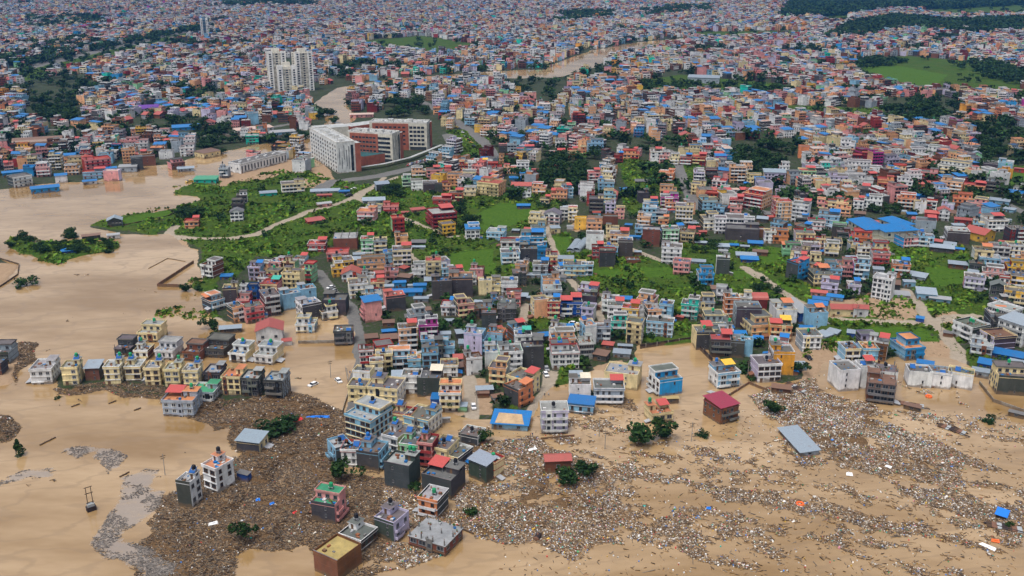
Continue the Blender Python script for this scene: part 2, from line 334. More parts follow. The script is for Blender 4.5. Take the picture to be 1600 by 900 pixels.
c = mixc(t, edge("road", .2), c, mixc(t, nB, (.085, .085, .086), (.18, .175, .165)))
c = mixc(t, edge("heavy", .3), c, mixc(t, ramp(t, nC, .3, .7), mixc(t, nB, (.035, .020, .010), (.095, .056, .028)), (.16, .10, .052)))
c = mixc(t, ramp(t, att("land"), .55, .35), c, (.20, .13, .065))
t.links.new(c, b.inputs["Base Color"])
bp = nd(t, "ShaderNodeBump", Strength=.5, Distance=.5); t.links.new(nC, bp.inputs["Height"]); t.links.new(bp.outputs[0], b.inputs["Normal"])
me = mk_mesh("ground", gv, gf, None, None, [M_GROUND], True)
for nm, a in (("green", FL['green']), ("paddy", FL['paddy']), ("mud", FL['mud']), ("path", FL['path']), ("road", FL['road']), ("heavy", heavy), ("land", np.maximum(land, heavy))):
    aa = me.attributes.new(nm, 'FLOAT', 'POINT'); aa.data.foreach_set("value", np.ascontiguousarray(blur(a, 1), np.float32).ravel())
tag(link("ground", me), kind="structure")

# flood water: one level sheet, with the grey scum that floats on it
wm = (GY > 100) & (GY < 2600) & (np.abs(GX) < 900)
keep = (wm & (GZ < .6))
kf = keep[:-1, :-1] | keep[1:, :-1] | keep[:-1, 1:] | keep[1:, 1:]
wf = gf.reshape(ny - 1, nx - 1, 4)[kf]
used = np.unique(wf); remap = np.full(nx * ny, -1); remap[used] = np.arange(len(used))
wv = gv[used].copy(); wv[:, 2] = 0
M_WATER, t, b = mat("muddy_flood_water", .1, 1.0)
pos = nd(t, "ShaderNodeNewGeometry").outputs["Position"]
mp = nd(t, "ShaderNodeMapping"); mp.inputs["Rotation"].default_value = (0, 0, math.radians(25)); mp.inputs["Scale"].default_value = (.35, 1, 1); t.links.new(pos, mp.inputs[0])
nA = noise(t, mp.outputs[0], .02, 5, .65); nB = noise(t, mp.outputs[0], .35, 4); nC = noise(t, pos, 1.6, 2)
c = mixc(t, ramp(t, nA, .36, .62), (.22, .128, .042), (.41, .285, .155))
c = mixc(t, ramp(t, nB, .52, .7, 0, .4), c, (.27, .17, .075))
wv_ = nd(t, "ShaderNodeTexWave", Scale=.035, Distortion=14.0, Detail=4.0); wv_.inputs["Detail Scale"].default_value = 1.6; t.links.new(mp.outputs[0], wv_.inputs[0])
c = mixc(t, ramp(t, wv_.outputs["Fac"], .86, 1.0, 0, .36), c, (.21, .135, .065))
b.inputs["IOR"].default_value = 1.6
sc = math_(t, 'ADD', att("scum"), math_(t, 'ADD', ramp(t, nB, .25, .75, -.5, .4), ramp(t, nC, .3, .7, -.25, .2))); scm = ramp(t, sc, .42, .8, 0, .75)
sil = math_(t, 'ADD', att("silt"), math_(t, 'ADD', ramp(t, nB, .25, .75, -.45, .3), ramp(t, nC, .3, .7, -.25, .2)))
c = mixc(t, ramp(t, sil, .3, .85, 0, .6), c, mixc(t, nC, (.17, .118, .078), (.27, .20, .14)))
c = mixc(t, scm, c, mixc(t, nC, (.12, .10, .09), (.26, .23, .21)))
t.links.new(c, b.inputs["Base Color"]); t.links.new(ramp(t, scm, 0, .8, .07, .7), b.inputs["Roughness"])
bp = nd(t, "ShaderNodeBump", Strength=.12, Distance=.25); t.links.new(nB, bp.inputs["Height"]); t.links.new(bp.outputs[0], b.inputs["Normal"])
me = mk_mesh("flood_water", wv, remap[wf], None, None, [M_WATER], True)
sc = blur(FL['scum'], 1); slt = blur(np.clip(dens * 1.1, 0, 1), 2)
aa = me.attributes.new("silt", 'FLOAT', 'POINT'); aa.data.foreach_set("value", np.ascontiguousarray(slt.reshape(-1)[used], np.float32))
aa = me.attributes.new("scum", 'FLOAT', 'POINT'); aa.data.foreach_set("value", np.ascontiguousarray(sc.reshape(-1)[used], np.float32))
tag(link("flood_water", me), kind="structure")
def cover(x, y): return fields(np.atleast_1d(np.asarray(x, float)), np.atleast_1d(np.asarray(y, float)))
def gz_at(x, y):
    i = np.clip(np.searchsorted(ys, y) - 1, 0, ny - 1); j = np.clip(np.searchsorted(xs, x) - 1, 0, nx - 1)
    return GZ[i, j]
# ------------------------------------------------------------------ how a house of this town is built
PAL = dict(W=(228,230,232),C=(234,216,168),Y=(238,190,80),O=(216,138,96),P=(226,158,156),R=(164,58,56),M=(116,30,40),B=(138,186,216),A=(52,150,212),D=(34,84,160),T=(40,200,180),G=(146,206,160),V=(188,62,160),L=(198,192,220),S=(232,176,132),K=(84,84,84),E=(160,172,184),X=(126,64,44),N=(92,52,38),H=(226,158,62))
PAL = {k: lin(v) for k, v in PAL.items()}
PAL['K'] = np.array((.062, .064, .068)); PAL['X'] = np.array((.19, .075, .042)); PAL['N'] = np.array((.11, .045, .028))
WORD = dict(W='white',C='cream',Y='yellow',O='orange',P='pink',R='red',M='maroon',B='pale blue',A='bright blue',D='deep blue',T='turquoise',G='pale green',V='magenta',L='lilac',S='peach',K='raw cement',E='light grey',X='bare brick',N='brown',H='ochre')
ROOF = dict(k=(.12,.118,.117),e=(.28,.29,.30),t=(.48,.2,.1),g=(.06,.28,.16),b=(.008,.14,.38),r=(.34,.075,.06),x=(.24,.29,.34),m=(.27,.04,.06),y=(.42,.31,.13),n=(.16,.09,.06),s=(.5,.36,.3))
RWORD = dict(k='grey',e='pale grey',t='terracotta',g='green',b='blue',r='red',x='grey metal',m='maroon',y='sandy',n='brown',s='pinkish',h='red')
ROOF['h'] = ROOF['r']
SHED = dict(r=(.44,.07,.06),b=(.008,.15,.44),o=(.52,.17,.07),g=(.04,.35,.27),y=(.7,.42,.04),c=(.62,.56,.44))
SHWORD = dict(r='red',b='blue',o='orange',g='green',y='yellow',c='beige')
TANK = dict(q=(.02,.30,.13),Q=(.012,.014,.022),u=(.02,.14,.45))
# colour ids: 0 front 1 side 2 roof 3 trim 4 stair room 5 glass 6 frame 7+ fixed colours
FIX = dict(tankq=TANK['q'],tankQ=TANK['Q'],tanku=TANK['u'],solar=(.02,.11,.36),steel=(.35,.36,.38),leaf1=(.03,.075,.015),leaf2=(.07,.13,.03),rust=(.2,.08,.04),raw=(.17,.17,.17),
    shr=SHED['r'],shb=SHED['b'],sho=SHED['o'],shg=SHED['g'],shy=SHED['y'],shc=SHED['c'],junk1=(.55,.55,.55),junk2=(.3,.12,.06),junk3=(.05,.2,.45),dark=(.015,.015,.017),wood=(.16,.09,.05),brick=(.2,.08,.045))
FIXK = {k: 7 + i for i, k in enumerate(FIX)}; FIXC = np.array(list(FIX.values()))
FH = 2.65
def win_unit(frame):
    "one window: frame, sill, sunk pane; unit width and height, wall at y=0 facing -y"
    q = QB(); g = .09
    q.box(-.5, .5, -.03, .05, -.5, .5, 5, 1)
    q.box(-.56, -.44, -.1, .05, -.56, .56, frame); q.box(.44, .56, -.1, .05, -.56, .56, frame)
    q.box(-.44, .44, -.1, .05, .46, .56, frame); q.box(-.62, .62, -.22, .05, -.6, -.5, frame, bottom=True)
    q.box(-.035, .035, -.075, .05, -.5, .46, frame)
    return q
def facade_spots(width, n_floors, step=3.3):
    n = max(1, int(round(width / step))); return [(-width / 2 + width * (i + .5) / n) for i in range(n)]

def build_house(w, d, st, flags, roofc, rng, level, sub=2.5):
    """parts of one house, in its own axes (front towards -y): {part: [QB, ...]}, windows apart as (x, z, w, h, side);
    level 0 close, 1 middle, 2 far"""
    h = st * FH; parts = {}; wins = []
    def P(nm):
        q = QB(); parts.setdefault(nm, []).append(q); return q
    hw, hd = w / 2, d / 2
    wall = P('wall'); f4 = (0, 1, 1, 1)
    if 'm' in flags or 'Br' in flags: f4 = (0, 1 if 'm' in flags or 'Br' in flags else 1, 1, 1)
    wall.box(-hw, hw, -hd, hd, -sub, h - .12, 0, faces=f4, top=2)
    gab = 'gab' in flags; unfinished = 'c' in flags
    blank = 'n' in flags
    sheet = roofc in 'bxm'
    # floor bands
    if level < 2 and not blank:
        bc = 3 if rng.random() < .55 else 0
        for k in range(1, st):
            z = k * FH; o = .28 if level == 0 else .25
            wall.box(-hw - .05, hw + .05, -hd - o, hd + .05, z - .14, z + .1, bc, bottom=True)
    elif level < 2:
        for k in range(1, st):          # cast frame showing through the blank wall
            wall.box(-hw - .03, hw + .03, -hd - .03, hd + .03, k * FH - .2, k * FH + .08, 0, faces=(0, 1, 1, 1))
    # roof slab and parapet
    if gab:
        r = P('roof'); e = .6; zz = h - .1; rz = h + min(w, d) * .28
        r.slab([(-hw - e, -hd - e, zz - .1), (0, -hd - e, rz), (0, hd + e, rz), (-hw - e, hd + e, zz - .1)], .12, 2, 2)
        r.slab([(0, -hd - e, rz), (hw + e, -hd - e, zz - .1), (hw + e, hd + e, zz - .1), (0, hd + e, rz)], .12, 2, 2)
        for y in (-hd, hd): wall.quad([(-hw, y, h - .12), (0, y, h - .12), (hw, y, h - .12), (0, y, rz - .15)], 0)
    else:
        r = P('roof'); o = .3 if not blank else .06
        r.box(-hw - o, hw + o, -hd - o, hd + o, h - .12, h + .08, 3 if not blank else 1, bottom=True, top=2)
        if sheet:
            e = .5; s = P('sheet_roof'); z0 = h + 1.0; z1 = h + 1.9
            s.slab([(-hw - e, -hd - e, z0), (hw + e, -hd - e, z0), (hw + e, hd + e, z1), (-hw - e, hd + e, z1)], .1, 2, 2)
            wall.box(-hw + .1, hw - .1, -hd + .1, hd - .1, h + .08, h + .98, 0, faces=(0, 1, 1, 1))
        elif unfinished:
            cl = P('column'); 
            nx_, ny_ = max(2, int(w / 4) + 1), max(2, int(d / 4) + 1)
            first = True
            for i in range(nx_):
                for j in range(ny_):
                    if not first: cl = P('column') if level == 0 else cl
                    first = False
                    x = -hw + .3 + (w - .6) * i / (nx_ - 1); y = -hd + .3 + (d - .6) * j / (ny_ - 1); t_ = 1.2 + .9 * rng.random()
                    cl.box(x - .17, x + .17, y - .17, y + .17, h + .08, h + t_, FIXK['raw'])
                    if level == 0:
                        for a, b_ in ((-.1, -.1), (.1, .1), (-.1, .1)): cl.box(x + a - .02, x + a + .02, y + b_ - .02, y + b_ + .02, h + t_, h + t_ + .7, FIXK['rust'])
        else:
            pp = P('parapet'); t_ = .16; ph = .95; c3 = 3 if not blank else 1; o2 = o - .02
            X0, X1, Y0, Y1 = -hw - o2, hw + o2, -hd - o2, hd + o2
            pp.box(X0, X1, Y0, Y0 + t_, h + .08, h + ph, c3, faces=(0, c3, c3, c3)); pp.box(X0, X1, Y1 - t_, Y1, h + .08, h + ph, c3)
            pp.box(X0, X0 + t_, Y0 + t_, Y1 - t_, h + .08, h + ph, c3, faces=(1,) * 4); pp.box(X1 - t_, X1, Y0 + t_, Y1 - t_, h + .08, h + ph, c3, faces=(1,) * 4)
            if level == 0: pp.box(X0 - .06, X1 + .06, Y0 - .06, Y0 + t_ + .06, h + ph, h + ph + .1, 3 if rng.random() < .4 else 0, bottom=True)
    # rooms on the roof
    tops = [(0.0, 0.0, h + .08)]; taken = []
    rooms = [f for f in flags if f in ('s', 's1', 's2', 's3', 's4', 'S', 'V')]
    for f in rooms:
        fx, fy = (1.0, .55) if f == 'S' else (rng.uniform(.6, .85), rng.uniform(.55, .68)) if f == 'V' else (.36 + .1 * rng.random(), .42 + .12 * rng.random())
        rw, rd = w * fx, d * fy
        sx = {'s': -1 if rng.random() < .5 else 1, 'V': -1 if rng.random() < .5 else 1, 's1': -1, 's2': 1, 's3': -1, 's4': 1, 'S': 0}[f]; sy = -1 if f in ('s3', 's4') else 1
        x0 = -hw + .02 if sx < 0 else (hw - rw - .02 if sx > 0 else -hw + .02); x1 = x0 + rw - (.04 if f == 'S' else 0)
        y1 = hd - .02 if sy > 0 else -hd + rd + .02; y0 = y1 - rd
        q = P('upper_storey' if f in 'SV' else 'stair_room'); rh = 2.7 if f in 'SV' else 2.2
        z0 = h + .08
        q.box(x0, x1, y0, y1, z0, z0 + rh, 4, faces=(4, 1, 1, 1) if f in 'SV' else None)
        q.box(x0 - .35, x1 + .35, y0 - .35, y1 + .35, z0 + rh, z0 + rh + .2, 3, bottom=True, top=2)
        if f in 'SV':
            zz = z0 + rh + .2
            for bx in ((x0 - .3, x1 + .3, y0 - .3, y0 - .15), (x0 - .3, x1 + .3, y1 + .15, y1 + .3), (x0 - .3, x0 - .15, y0 - .15, y1 + .15), (x1 + .15, x1 + .3, y0 - .15, y1 + .15)):
                q.box(*bx, zz, zz + .5, 3)
            if level < 2:
                for x in facade_spots(rw, 1): wins.append((x + (x0 + x1) / 2, z0 + 1.4, 1.3, 1.25, 'F', y0))
            else: q.quad([(x0 + .8, y0 - .04, z0 + .8), (x1 - .8, y0 - .04, z0 + .8), (x1 - .8, y0 - .04, z0 + 2.2), (x0 + .8, y0 - .04, z0 + 2.2)], 5)
        elif level < 2:
            q.box(x0 + rw * .3, x0 + rw * .3 + .95, y0 - .04, y0, z0 + .02, z0 + 1.95, FIXK['wood'])
            if level == 0: q.box(x1, x1 + .04, y0 + rd * .3, y0 + rd * .3 + 1, z0 + 1.0, z0 + 1.9, 5, 1)
        tops.append(((x0 + x1) / 2, (y0 + y1) / 2, z0 + rh + .2)); taken.append((x0 - .5, x1 + .5, y0 - .5, y1 + .5))
    # sheet-metal shelters
    k = 0
    for f in flags:
        if len(f) >= 2 and f[0] == 'h' and f[1] in SHED:
            q = P('roof_shelter'); sw_, sd_ = w * (.42 + .12 * rng.random()), d * (.42 + .12 * rng.random())
            x0 = (-hw if k % 2 else hw - sw_); y0 = (hd - sd_ if k == 0 else -hd)
            if rooms and k == 0: x0 = (-hw if tops[1][0] > 0 else hw - sw_)
            c_ = FIXK['sh' + f[1]]; z = h + 2.2
            q.slab([(x0 - .3, y0 - .3, z), (x0 + sw_ + .3, y0 - .3, z), (x0 + sw_ + .3, y0 + sd_ + .2, z + .8), (x0 - .3, y0 + sd_ + .2, z + .8)], .08, c_, 2)
            if level < 2:
                for px, py, ph in ((x0, y0, z), (x0 + sw_, y0, z), (x0, y0 + sd_, z + .7), (x0 + sw_, y0 + sd_, z + .7)):
                    q.box(px - .06, px + .06, py - .06, py + .06, h + .08, ph - .06, FIXK['steel'])
                if rng.random() < .6: q.box(x0 + .15, x0 + sw_ - .15, y0 + sd_ * .35, y0 + sd_ - .15, h + .08, z + .2, 4)
            taken.append((x0, x0 + sw_, y0, y0 + sd_)); k += 1
    # tanks, solar collectors, plants, clutter
    def free():
        for _ in range(12):
            x, y = rng.uniform(-hw + .9, hw - .9), rng.uniform(-hd + .9, hd - .9)
            if not any(a < x < b_ and c_ < y < d_ for a, b_, c_, d_ in taken): return x, y
        return None
    kk = 8 if level == 0 else 5
    ti = 0
    for f in flags:
        if f in ('q', 'Q', 'u') and not sheet:
            x, y, z = tops[-1]; q = P('water_tank'); dx = (ti - .5) * 1.5 if flags.count(f) > 1 else rng.uniform(-.4, .4)
            c_ = FIXK['tank' + f]; s_ = 1.0
            for a in (-.55, .55): q.box(x + dx + a - .06, x + dx + a + .06, y - .5, y + .5, z, z + .9, FIXK['steel'])
            q.box(x + dx - .75, x + dx + .75, y - .7, y + .7, z + .9, z + 1.0, FIXK['steel'], bottom=True)
            q.tube((x + dx, y, z + 1.0), (x + dx, y, z + 2.3), .72, .72, c_, 0, kk, False); q.tube((x + dx, y, z + 2.3), (x + dx, y, z + 2.65), .72, .3, c_, 0, kk)
            ti += 1
        elif f == 'z':
            p = (tops[-1][0], tops[-1][1] - .3) if len(tops) > 1 else free()
            if p:
                x, y = p; z = tops[-1][2] if len(tops) > 1 else h + .08; q = P('solar_water_heater')
                q.slab([(x - 1.1, y - 1.1, z + .25), (x + 1.1, y - 1.1, z + .25), (x + 1.1, y + .7, z + 1.45), (x - 1.1, y + .7, z + 1.45)], .1, FIXK['solar'])
                q.tube((x - 1.15, y + .95, z + 1.55), (x + 1.15, y + .95, z + 1.55), .28, .28, FIXK['steel'], 0, kk)
                for a in (-1, 1): q.box(x + a - .04, x + a + .04, y + .6, y + .68, z, z + 1.3, FIXK['steel'])
        elif f == 'p' and level < 2:
            for _ in range(8 if level == 0 else 5):
                q = P('potted_plant') if level == 0 else parts.setdefault('potted_plants', [QB()])[0]
                if rng.random() < .7:
                    e = rng.integers(0, 4); x = [-hw + .5, hw - .5, rng.uniform(-hw, hw), rng.uniform(-hw, hw)][e]; y = [rng.uniform(-hd, hd), rng.uniform(-hd, hd), -hd + .5, hd - .5][e]
                else:
                    p = free()
                    if not p: continue
                    x, y = p
                s_ = rng.uniform(.35, .8); z = h + .08
                if any(a < x < b_ and c_ < y < d_ for a, b_, c_, d_ in taken): continue
                q.box(x - .2, x + .2, y - .2, y + .2, z, z + .35, FIXK['junk2'])
                for _ in range(5):
                    a = rng.normal(0, .3, (4, 3)) * s_; a[:, 2] = np.abs(a[:, 2]) + .3
                    q.quad([(x + v[0], y + v[1], z + v[2] + .25) for v in a], FIXK['leaf1' if rng.random() < .6 else 'leaf2'], 3)
    if level == 0 and not sheet and not gab:
        for _ in range(rng.integers(3, 8)):
            p = free()
            if p:
                q = P('rooftop_crate')
                a, b_, c_ = rng.uniform(.2, .7, 3); q.box(p[0] - a, p[0] + a, p[1] - b_, p[1] + b_, h + .08, h + .08 + c_, FIXK[['junk1', 'junk2', 'junk3', 'raw', 'shb', 'wood', 'steel', 'brick'][rng.integers(0, 8)]])
    # balconies
    sides = [('B', 0)] if 'B' in flags else []
    if 'Br' in flags: sides.append(('Br', 1))
    if 'Bl' in flags: sides.append(('Bl', 3))
    for nm, s in sides:
        L_ = w if s == 0 else d
        for k in range(1, st):
            q = P('balcony') if level == 0 else parts.setdefault('balcony', [QB()])[0]
            bw = L_ * (.5 if rng.random() < .5 else .92); o = -L_ / 2 + L_ * .04 if rng.random() < .5 else L_ / 2 - L_ * .04 - bw
            dp = 1.2; z = k * FH
            bx = [(o, o + bw, -dp, -.3, z - .12, z + .08)] + [(o, o + bw, -dp, -dp + .12, z + .08, z + .95), (o, o + .12, -dp + .12, -.3, z + .08, z + .95), (o + bw - .12, o + bw, -dp + .12, -.3, z + .08, z + .95)]
            for (a0, a1, b0, b1, z0, z1) in bx:
                if s == 0: q.box(a0, a1, -hd + b0, -hd + b1, z0, z1, 3, bottom=True)
                elif s == 1: q.box(hw - b1, hw - b0, a0, a1, z0, z1, 3, bottom=True)
                else: q.box(-hw + b0, -hw + b1, -a1, -a0, z0, z1, 3, bottom=True)
    # windows
    faces = []; wst = [(1.5, 1.15, 1.35), (1.9, 1.2, 1.4), (1.2, .9, 1.2), (2.3, 1.5, 1.45), (1.0, 1.0, 1.5)][rng.integers(0, 5)]; sp_ = [3.3, 3.6, 2.9, 4.2, 2.6][rng.integers(0, 5)]
    if not blank: faces.append('F')
    if 'm' in flags or 'Br' in flags: faces.append('R')
    if 'l' in flags or 'Bl' in flags: faces.append('L')
    if level < 2 and (blank or rng.random() < .6): faces.append('K')
    for fc in faces:
        L_ = w if fc in 'FK' else d
        off = hd if fc in 'FK' else hw
        if level < 2:
            for k in range(st):
                for i, x in enumerate(facade_spots(L_, st, sp_)):
                    if k == 0 and fc == 'F' and i == 0: continue
                    if rng.random() < .1: continue
                    ww = (wst[0] if fc == 'F' else wst[1]) * rng.uniform(.9, 1.1); whh = wst[2]
                    wins.append((x, k * FH + 1.42, ww, whh, fc, -off))
        else:
            for k in range(st):
                z0, z1 = k * FH + .8, k * FH + 2.0
                n = max(1, int(L_ / 4))
                for i in range(n):
                    a0 = -L_ / 2 + L_ * (i + .22) / n; a1 = -L_ / 2 + L_ * (i + .78) / n
                    if fc == 'F': wall.quad([(a0, -hd - .05, z0), (a1, -hd - .05, z0), (a1, -hd - .05, z1), (a0, -hd - .05, z1)], 5)
                    elif fc == 'R': wall.quad([(hw + .05, a0, z0), (hw + .05, a1, z0), (hw + .05, a1, z1), (hw + .05, a0, z1)], 5)
                    elif fc == 'L': wall.quad([(-hw - .05, a1, z0), (-hw - .05, a0, z0), (-hw - .05, a0, z1), (-hw - .05, a1, z1)], 5)
    if level < 2 and not blank:
        x = facade_spots(w, st)[0]; q = P('door')
        q.box(x - .65, x + .65, -hd - .05, -hd + .02, 0, 2.15, FIXK['wood']); q.box(x - .8, x + .8, -hd - .09, -hd + .02, 2.15, 2.3, 3, bottom=True)
    if level == 0 and not blank and w > 7 and rng.random() < .45:      # a stair bay in another colour running up the front
        q = P('stair_bay'); bw = rng.uniform(1.3, 2.4); x = rng.uniform(-.32, .32) * w; cc = [3, FIXK['brick'], FIXK['dark'], 1, FIXK['raw']][rng.integers(0, 5)]
        q.box(x - bw / 2, x + bw / 2, -hd - .34, -hd - .01, 0, h + rng.uniform(.1, 1.2), cc)
        for k in range(st): q.box(x - bw * .28, x + bw * .28, -hd - .37, -hd - .34, k * FH + .7, k * FH + 2.1, 5, 1)
    if blank and level < 2 and w > 6:       # a stair slit down the blank wall
        x = rng.uniform(-w * .2, w * .2)
        for k in range(st):
            if rng.random() < .75: wins.append((x, k * FH + 1.6, .6, 1.1, 'F', -hd))
    if level == 0 and st >= 2 and rng.random() < .4:      # lean-to at the foot of a side wall
        q = P('lean_to'); s_ = -1 if rng.random() < .5 else 1; lw = rng.uniform(1.6, 2.8); y0 = rng.uniform(-hd, 0); y1 = y0 + rng.uniform(.4, .9) * hd; cc = FIXK[['raw', 'brick', 'junk1'][rng.integers(0, 3)]]
        x0, x1 = (hw, hw + lw) if s_ > 0 else (-hw - lw, -hw)
        q.box(x0 + .01, x1 - .01, y0, y1, -sub, 2.0, cc); za, zb = (2.7, 2.1) if s_ > 0 else (2.1, 2.7)
        q.slab([(x0 + (.02 if s_ > 0 else -.3), y0 - .3, za), (x1 + (.3 if s_ > 0 else -.02), y0 - .3, zb), (x1 + (.3 if s_ > 0 else -.02), y1 + .3, zb), (x0 + (.02 if s_ > 0 else -.3), y1 + .3, za)], .06, FIXK[['steel', 'rust', 'shb', 'steel'][rng.integers(0, 4)]], 2)
    return {k: [q for q in v if not q.empty()] for k, v in parts.items() if any(not q.empty() for q in v)}, wins
WROT = dict(F=0.0, R=math.pi / 2, K=math.pi, L=-math.pi / 2)
def win_xf(wn):
    x, z, ww, hh, fc, off = wn
    if fc == 'F': return (x, off, z), 0.0
    if fc == 'R': return (-off, x, z), math.pi / 2
    if fc == 'K': return (-x, -off, z), math.pi
    return (off, -x, z), -math.pi / 2
def rgb_of(cids, pal7): 
    tab = np.concatenate([pal7, FIXC]); return tab[np.asarray(cids, int)]
def pal_of(fr, sd, rf, tr, stc, frame): return np.array([fr, sd, rf, tr, stc, (.02, .025, .03), frame])
